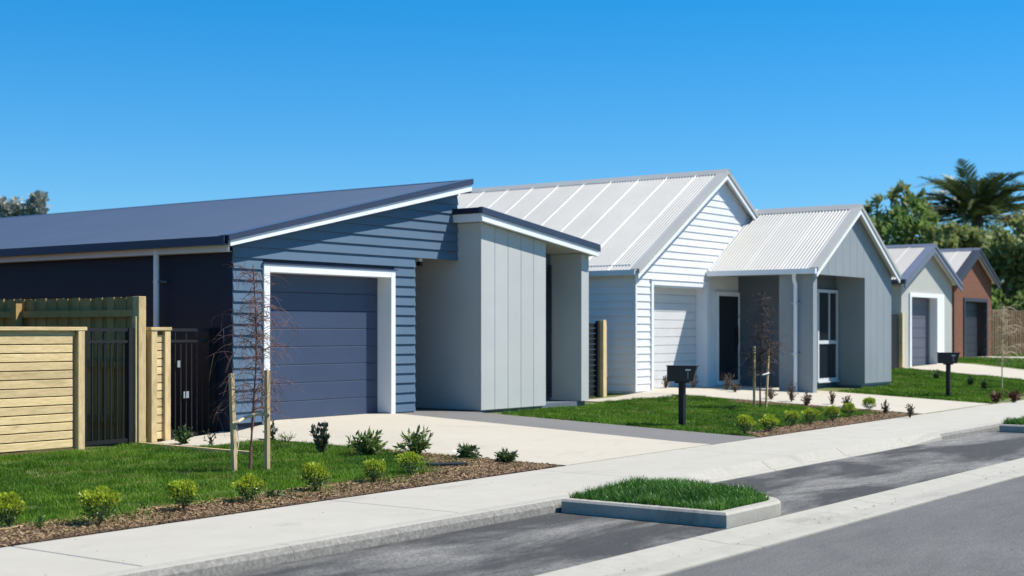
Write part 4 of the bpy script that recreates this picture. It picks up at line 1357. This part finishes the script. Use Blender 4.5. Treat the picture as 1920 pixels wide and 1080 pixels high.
stem_plant(605, 852, 70, 46, 14, 11, ('purple_leaf', 'twig_dark'), 'dark shrub with one tall upright shoot beside the cream driveway', .065, .6, lps=30)
stem_plant(690, 855, 50, 84, 34, 12, ('flax', 'bark'), 'wide green shrub with pointed shoots beside the cream driveway', .09, .3, lps=18)
stem_plant(778, 856, 58, 76, 30, 13, ('flax', 'bark'), 'spiky green shrub just behind a round shrub by the driveway', .09, .28, lps=18)
stem_plant(876, 860, 28, 46, 24, 14, ('shrub_leaf', 'bark'), 'low dark green shrub near the driveway mouth', .075, .35, lps=14)
stem_plant(951, 866, 26, 44, 24, 15, ('shrub_leaf', 'bark'), 'smallest dark green shrub nearest the driveway corner', .075, .35, lps=14)
stem_plant(537, 838, 28, 46, 16, 16, ('flax', 'bark'), 'thin grassy tuft beside the right stake of the left sapling', .08, .12, lps=4)
stem_plant(342, 835, 38, 52, 16, 17, ('shrub_leaf', 'bark'), 'small leafy rose bush below the side gate', .06, .6, lps=16)
stem_plant(398, 838, 34, 50, 7, 18, ('purple_leaf', 'twig_dark'), 'sparse dark twiggy bush left of the sapling stakes', .05, .5, lps=6)
stem_plant(512, 834, 40, 34, 8, 19, ('purple_leaf', 'twig_dark'), 'dark leafy bush half hidden behind the right stake', .06, .5, lps=10)
stem_plant(70, 985, 26, 44, 8, 20, ('flax', 'bark'), 'pale green weed between the first two round shrubs', .05, .3, lps=8)
stem_plant(515, 930, 22, 40, 8, 21, ('shrub_leaf', 'bark'), 'small blue-green weed right of the fourth round shrub', .05, .45, lps=8)
stem_plant(275, 950, 16, 40, 6, 22, ('flax', 'bark'), 'tiny pale weed between second and third round shrubs', .04, .3, lps=6)
dry = [(1248, 748, 30, 22), (1300, 747, 34, 26), (1362, 750, 40, 30), (1378, 752, 28, 18), (1446, 758, 30, 22), (1484, 760, 46, 18), (1513, 764, 34, 22),
       (1560, 762, 30, 12), (1588, 764, 26, 18), (1660, 772, 30, 14), (1706, 777, 32, 14)]
for i, (px, py, hp, wp) in enumerate(dry):
    stem_plant(px, py, hp, wp * 1.25, 26, 40 + i, ('dry', 'twig_dark'), f'small dry brown tussock, {ORD[i]} from the left along the white house driveway', .045, .45, .06,
               8, 'tussock', 'dry tussocks along the white house driveway', .2, 'dry_tussock', .005)
for i, (px, py) in enumerate(((1868, 752), (1902, 750))):
    stem_plant(px, py, 26, 24, 14, 60 + i, ('red_leaf', 'twig_dark'), ('left' if i == 0 else 'right') + ' of two reddish brown shrubs in the blurred bed at right', .09, .4, .05, 14,
               'shrub', 'reddish shrubs in the far bed')
for i, (px, py) in enumerate(((1756, 712), (1820, 716), (1846, 720))):
    stem_plant(px, py, 18, 18, 10, 70 + i, ('shrub_leaf', 'bark'), f'small dark shrub, {ORD[i]} from the left along the far driveway', .09, .45, .25, 12,
               'shrub', 'small shrubs along the far driveway')


# bare saplings
def sapling(px, py, top_py, seed, mat, label, spread, twigs, zg=.02, fat=1.0):
    p = gp(px, py, zg); p.z = float(gz(p.x, p.y)) - .02
    dist = p.x * CX + p.y * SX
    H = (py - top_py) * dist / FPX
    r = random.Random(seed)
    root = empty('sapling', p); tag(root, label, 'tree')
    pts = [p + Vector((.03 * math.sin(t * 5 + seed), .02 * math.cos(t * 4), H * t)) for t in [i / 9 for i in range(10)]]
    MB().tube(pts, [.016 * (1 - .8 * i / 9) + .002 for i in range(10)], 6).build('trunk', M[mat], root)
    cr = MB()
    for k in range(twigs):
        t = r.uniform(.28, .97)
        i = min(int(t * 9), 8)
        s = pts[i].lerp(pts[i + 1], t * 9 - i)
        a = r.uniform(0, 6.28)
        L = spread * r.uniform(.3, 1.0) ** 1.5 * (1.15 - .75 * abs(t - .45))
        el = r.uniform(.1, 1.1)
        d = Vector((math.cos(a), math.sin(a), el)).normalized()
        q = [s]
        nseg = 6
        for j in range(nseg):
            d = (d + Vector((r.gauss(0, .12), r.gauss(0, .12), -.10 - .06 * j + r.gauss(0, .05)))).normalized()
            q.append(q[-1] + d * L / nseg)
        cr.tube(q, [.0046 * fat * (1 - .7 * j / nseg) for j in range(nseg + 1)], 3, cap=False)
        for _ in range(5):
            j = r.randint(1, nseg - 1)
            dd = (d * .3 + Vector((r.gauss(0, .6), r.gauss(0, .6), r.gauss(-.1, .5)))).normalized()
            q2 = [q[j], q[j] + dd * L * .18, q[j] + (dd + Vector((0, 0, -.25))) * L * .36]
            cr.tube(q2, [.003 * fat, .0022 * fat, .0012 * fat], 3, cap=False)
    cr.build('crown', M[mat], root)
    return p


def stake(px, py, top, label, w, mat='stake', lean=0.0):
    p = gp(px, py, .02); p.z = float(gz(p.x, p.y)) - .05
    dist = p.x * CX + p.y * SX
    H = (py - top) * dist / FPX + .05
    v = []
    for zz, sh in ((0, 0), (H - .01, lean), (H, lean)):
        ww = w / 2 * (.85 if zz == H else 1)
        for sx, sy in ((-1, -1), (1, -1), (1, 1), (-1, 1)):
            v.append((p.x + sx * ww + sh * SX, p.y + sy * ww - sh * CX, p.z + zz))
    f = [(0, 3, 2, 1), (8, 9, 10, 11)]
    for l in (0, 4):
        for k in range(4): f.append((l + k, l + (k + 1) % 4, l + 4 + (k + 1) % 4, l + 4 + k))
    o = MB().add(v, f).build('tree_stake', M[mat], at=tuple(p))
    tag(o, label, 'stake', 'stakes beside the saplings')
    return p, H


sp = sapling(475, 880, 490, 5, 'twig', 'bare reddish sapling tied between two stakes on the left lawn', .64, 150, fat=.85)
a, ha = stake(440, 883, 697, 'left wooden stake of the sapling on the left lawn', .045, lean=-.035)
b, hb = stake(501, 881, 691, 'right wooden stake of the sapling on the left lawn', .045)
tm = MB()
za = .55
q0, q1, q2 = Vector((a.x, a.y, za - .02)), Vector((sp.x, sp.y, za + .06)), Vector((b.x, b.y, za + .07))
tm.tube([q0 + Vector((-.03, 0, 0)), q0 + Vector((.02, -.035, .01)), q0.lerp(q1, .5) + Vector((0, -.01, .01)), q1 + Vector((0, -.022, 0)), q1.lerp(q2, .5), q2 + Vector((0, -.035, 0)), q2 + Vector((.03, 0, 0)), q2 + Vector((0, .03, 0))], .019, 6)
tm.tube([q0 + Vector((0, -.03, -.01)), q0 + Vector((.01, -.05, -.2)), q0 + Vector((-.06, -.08, -.42))], .005, 4)
o = tm.build('tree_tie', M['tie'], at=tuple(q0)); tag(o, 'twisted pale cloth tie holding the left sapling', 'tie')

sp = sapling(1427, 770, 545, 9, 'twig_dark', 'bare dark twiggy sapling in front of the white house porch', .62, 130, .05, 1.4)
a, ha = stake(1414, 771, 656, 'left pale stake of the sapling before the porch', .036, 'pine_z')
b, hb = stake(1436, 771, 660, 'right pale stake of the sapling before the porch', .036, 'pine_z', lean=.05)
tm = MB().tube([(a.x - .02, a.y - .03, .70), (sp.x, sp.y - .03, .71), (b.x + .04, b.y - .05, .73)], .013, 6)
o = tm.build('tree_tie', M['tie_white'], at=(a.x, a.y, .7)); tag(o, 'white strap tie around the sapling before the porch', 'tie')
sapling(1880, 722, 560, 21, 'tie', 'pale bare sapling on the blurred lawn at far right', .8, 60, .2)

# black drain cover by the driveway
p = gp(838, 873, .02)
o = B(p.x - .22, p.x + .22, p.y - .07, p.y + .07, .0, .05).build('drain_box', M['black_plastic'], at=tuple(p), bevel=.006)
o.rotation_euler = (0, 0, R(-38))
tag(o, 'flat black plastic box lying in the mulch by the driveway', 'plastic box')


# ---------------------------------------------------------------- background trees
def tree(name, base, blobs, nleaf, size, mat, label, seed, trunk=True, asp=.6, group=None):
    """blobs: (x,y,z,rx,rz) relative to base"""
    r = np.random.default_rng(seed)
    root = empty(name, base); tag(root, label, 'tree', group)
    tot = sum(b[3] ** 2 * b[4] for b in blobs)
    Ps = []; Ds = []; T = []
    for (bx, by, bz, rx, rz) in blobs:
        n = int(nleaf * rx * rx * rz / tot) + 60
        nc = max(6, n // 45)
        cd = r.normal(size=(nc, 3)); cd /= np.linalg.norm(cd, axis=1, keepdims=True)
        cc = cd * (r.uniform(.35, 1.05, nc) ** .7)[:, None]
        ci = r.integers(0, nc, n)
        q = cc[ci] + r.normal(0, .16, (n, 3))
        P = q * np.array([rx, rx, rz]) + np.array([bx, by, bz])
        Ps.append(P); Ds.append(q + r.normal(0, .7, (n, 3)) + np.array([0, 0, .2]))
        T.append(np.clip(r.random(nc)[ci] * .6 + r.random(n) * .4, 0, 1))
    P = np.concatenate(Ps); D = np.concatenate(Ds); T = np.concatenate(T)
    V, F = leaves(P, D, size, asp, r)
    fast_mesh('crown', V, F, M[mat], root, np.repeat(T, 4))
    if trunk:
        tm = MB()
        b = Vector(base)
        top = max(bb[2] for bb in blobs)
        tm.tube([b + Vector((0, 0, -.3)), b + Vector((.1, 0, top * .35)), b + Vector((0, .1, top * .8))], [.22 + top * .01, .17, .07], 7)
        for (bx, by, bz, rx, rz) in blobs:
            tm.tube([b + Vector((0, 0, top * .3)), b + Vector((bx * .5, by * .5, bz * .75)), b + Vector((bx, by, bz))], [.12, .08, .03], 5)
        tm.build('trunk', M['bark'], root)
    return root


def at_dist(px, d):
    u = (px - 960) / FPX
    return Vector((d * (CX + SX * u), d * (SX - CX * u), 0))


def zat(py, d): return CAMZ + (HORIZON - py) * d / FPX


# tree over the navy roof at far left
d = 62
b = at_dist(44, d)
k = d / FPX
tree('distant_tree', (b.x, b.y, 0), [((20 - 44) * k * SX, -(20 - 44) * k * CX, zat(400, d), 24 * k, 25 * k), ((66 - 44) * k * SX, -(66 - 44) * k * CX, zat(394, d), 22 * k, 26 * k)], 2600, .22, 'grey_leaf',
     'grey-green tree top with two lobes above the navy roof at far left', 31)
b2 = at_dist(46, d + 4)
tree('distant_tree', (b2.x, b2.y, 0), [(0, 0, zat(412, d + 4), 22 * k, 16 * k)], 700, .22, 'brown_leaf', 'brownish bush top between the two lobes above the navy roof', 32)

# trees at right behind the far houses
def rtree(px, d, blobs, n, size, mat, label, seed, asp=.6):
    b = at_dist(px, d); k = d / FPX
    bl = [((x - px) * k * SX + dy * CX, -(x - px) * k * CX + dy * SX, zat(y, d), rx * k, rz * k) for x, y, rx, rz, dy in blobs]
    return tree('background_tree', (b.x, b.y, 0), bl, n, size, mat, label, seed, True, asp, 'trees behind the far houses')


rtree(1690, 80, [(1690, 440, 45, 36, 0), (1665, 420, 26, 22, 1), (1720, 405, 34, 26, 0), (1740, 455, 45, 40, 2)], 1500, .42, 'green_leaf', 'feathery green tree left of the palm', 41)
rtree(1700, 84, [(1660, 385, 14, 20, 0), (1690, 365, 18, 22, 0), (1640, 400, 14, 12, 0), (1715, 380, 14, 18, 0), (1735, 400, 18, 20, 0), (1670, 410, 16, 14, 0)], 900, .45, 'olive_leaf', 'thin pale green tree with sparse shoots against the sky', 42, .3)
rtree(1800, 78, [(1800, 470, 60, 40, 0), (1770, 450, 40, 30, 0), (1850, 480, 50, 45, 0)], 2300, .44, 'olive_leaf', 'olive green tree below the palm crown', 43)
rtree(1890, 70, [(1890, 500, 50, 60, 0), (1925, 460, 45, 50, 0), (1875, 560, 40, 45, 1), (1940, 540, 50, 60, 0)], 3000, .42, 'olive_leaf', 'broad pale olive tree at the right picture edge', 44)
rtree(1915, 66, [(1905, 600, 40, 26, 0), (1870, 580, 26, 26, 0), (1945, 585, 40, 40, 0)], 3000, .3, 'green_leaf', 'dark green hedge tree above the brown fence', 45)
rtree(1980, 76, [(1980, 450, 60, 60, 0), (2040, 520, 70, 90, 0), (1990, 560, 60, 70, 0)], 4500, .36, 'green_leaf', 'large green tree beyond the right picture edge', 46)
rtree(1915, 82, [(1910, 432, 22, 20, 0), (1935, 420, 22, 26, 0)], 1100, .36, 'brown_leaf', 'brownish tree top right of the palm trunk', 47)
rtree(1740, 90, [(1740, 520, 70, 60, 0), (1640, 520, 60, 50, 0), (1840, 540, 70, 60, 0)], 3600, .5, 'olive_leaf', 'olive tree mass filling between the far roofs', 48)

# palm
d = 95
b = at_dist(1832, d)
k = d / FPX
PZ = zat(408, d)
pr_ = empty('palm_tree', (b.x, b.y, 0)); tag(pr_, 'large palm with dark feathery fronds against the sky at right', 'palm')
tr = MB().tube([(b.x, b.y, -.3), (b.x + .1, b.y, PZ * .5), (b.x, b.y, PZ - .3), (b.x, b.y, PZ + .4)], [.45, .38, .42, .25], 9)
tr.build('trunk', M['bark'], pr_)


def frond_mesh(seed, L, droop):
    r = np.random.default_rng(seed)
    V = []; F = []; T = []
    n = 44
    pts = []
    for i in range(n + 1):
        t = i / n
        pts.append(np.array([L * (t - .12 * droop * t ** 3), 0, L * (.16 * math.sin(t * 2.2) - droop * .42 * t ** 2.4)]))
    for i in range(2, n):
        t = i / n
        tan = pts[i + 1] - pts[i]; tan /= np.linalg.norm(tan)
        for s in (-1, 1):
            ll = L * .19 * math.sin(math.pi * min(1, t * .85 + .15)) * r.uniform(.8, 1.15) + .08
            dirv = tan * .75 + np.array([0, s * .75, .25 + r.normal(0, .12)])
            dirv /= np.linalg.norm(dirv)
            w = .05
            p = pts[i]
            b_ = len(V)
            V += [p - tan * w, p + tan * w, p + dirv * ll * .6 + tan * w * .7, p + dirv * ll - np.array([0, 0, ll * .12])]
            F.append((b_, b_ + 1, b_ + 2, b_ + 3)); T += [r.random()] * 4
    for i in range(n):
        b_ = len(V); w = .035 * (1 - .7 * i / n)
        V += [pts[i] + np.array([0, -w, 0]), pts[i] + np.array([0, w, 0]), pts[i + 1] + np.array([0, w, 0]), pts[i + 1] + np.array([0, -w, 0])]
        F.append((b_, b_ + 1, b_ + 2, b_ + 3)); T += [.5] * 4
    o = fast_mesh('frond', np.array(V), np.array(F), M['palm_leaf'], None, np.array(T))
    me = o.data; bpy.data.objects.remove(o)
    return me


FR = [frond_mesh(s, 5.2, dr) for s, dr in ((1, .3), (2, .5), (3, .8))]
r_ = random.Random(3)
for i in range(72):
    o = link('frond', FR[i % 3], pr_, (0, 0, PZ))
    el = r_.uniform(0, 46) if i > 20 else r_.uniform(-30, 5)
    o.rotation_euler = (r_.uniform(-.3, .3), -R(el), i * 2.39996 + r_.uniform(-.2, .2))
    s = r_.uniform(.85, 1.1); o.scale = (s, s, s)
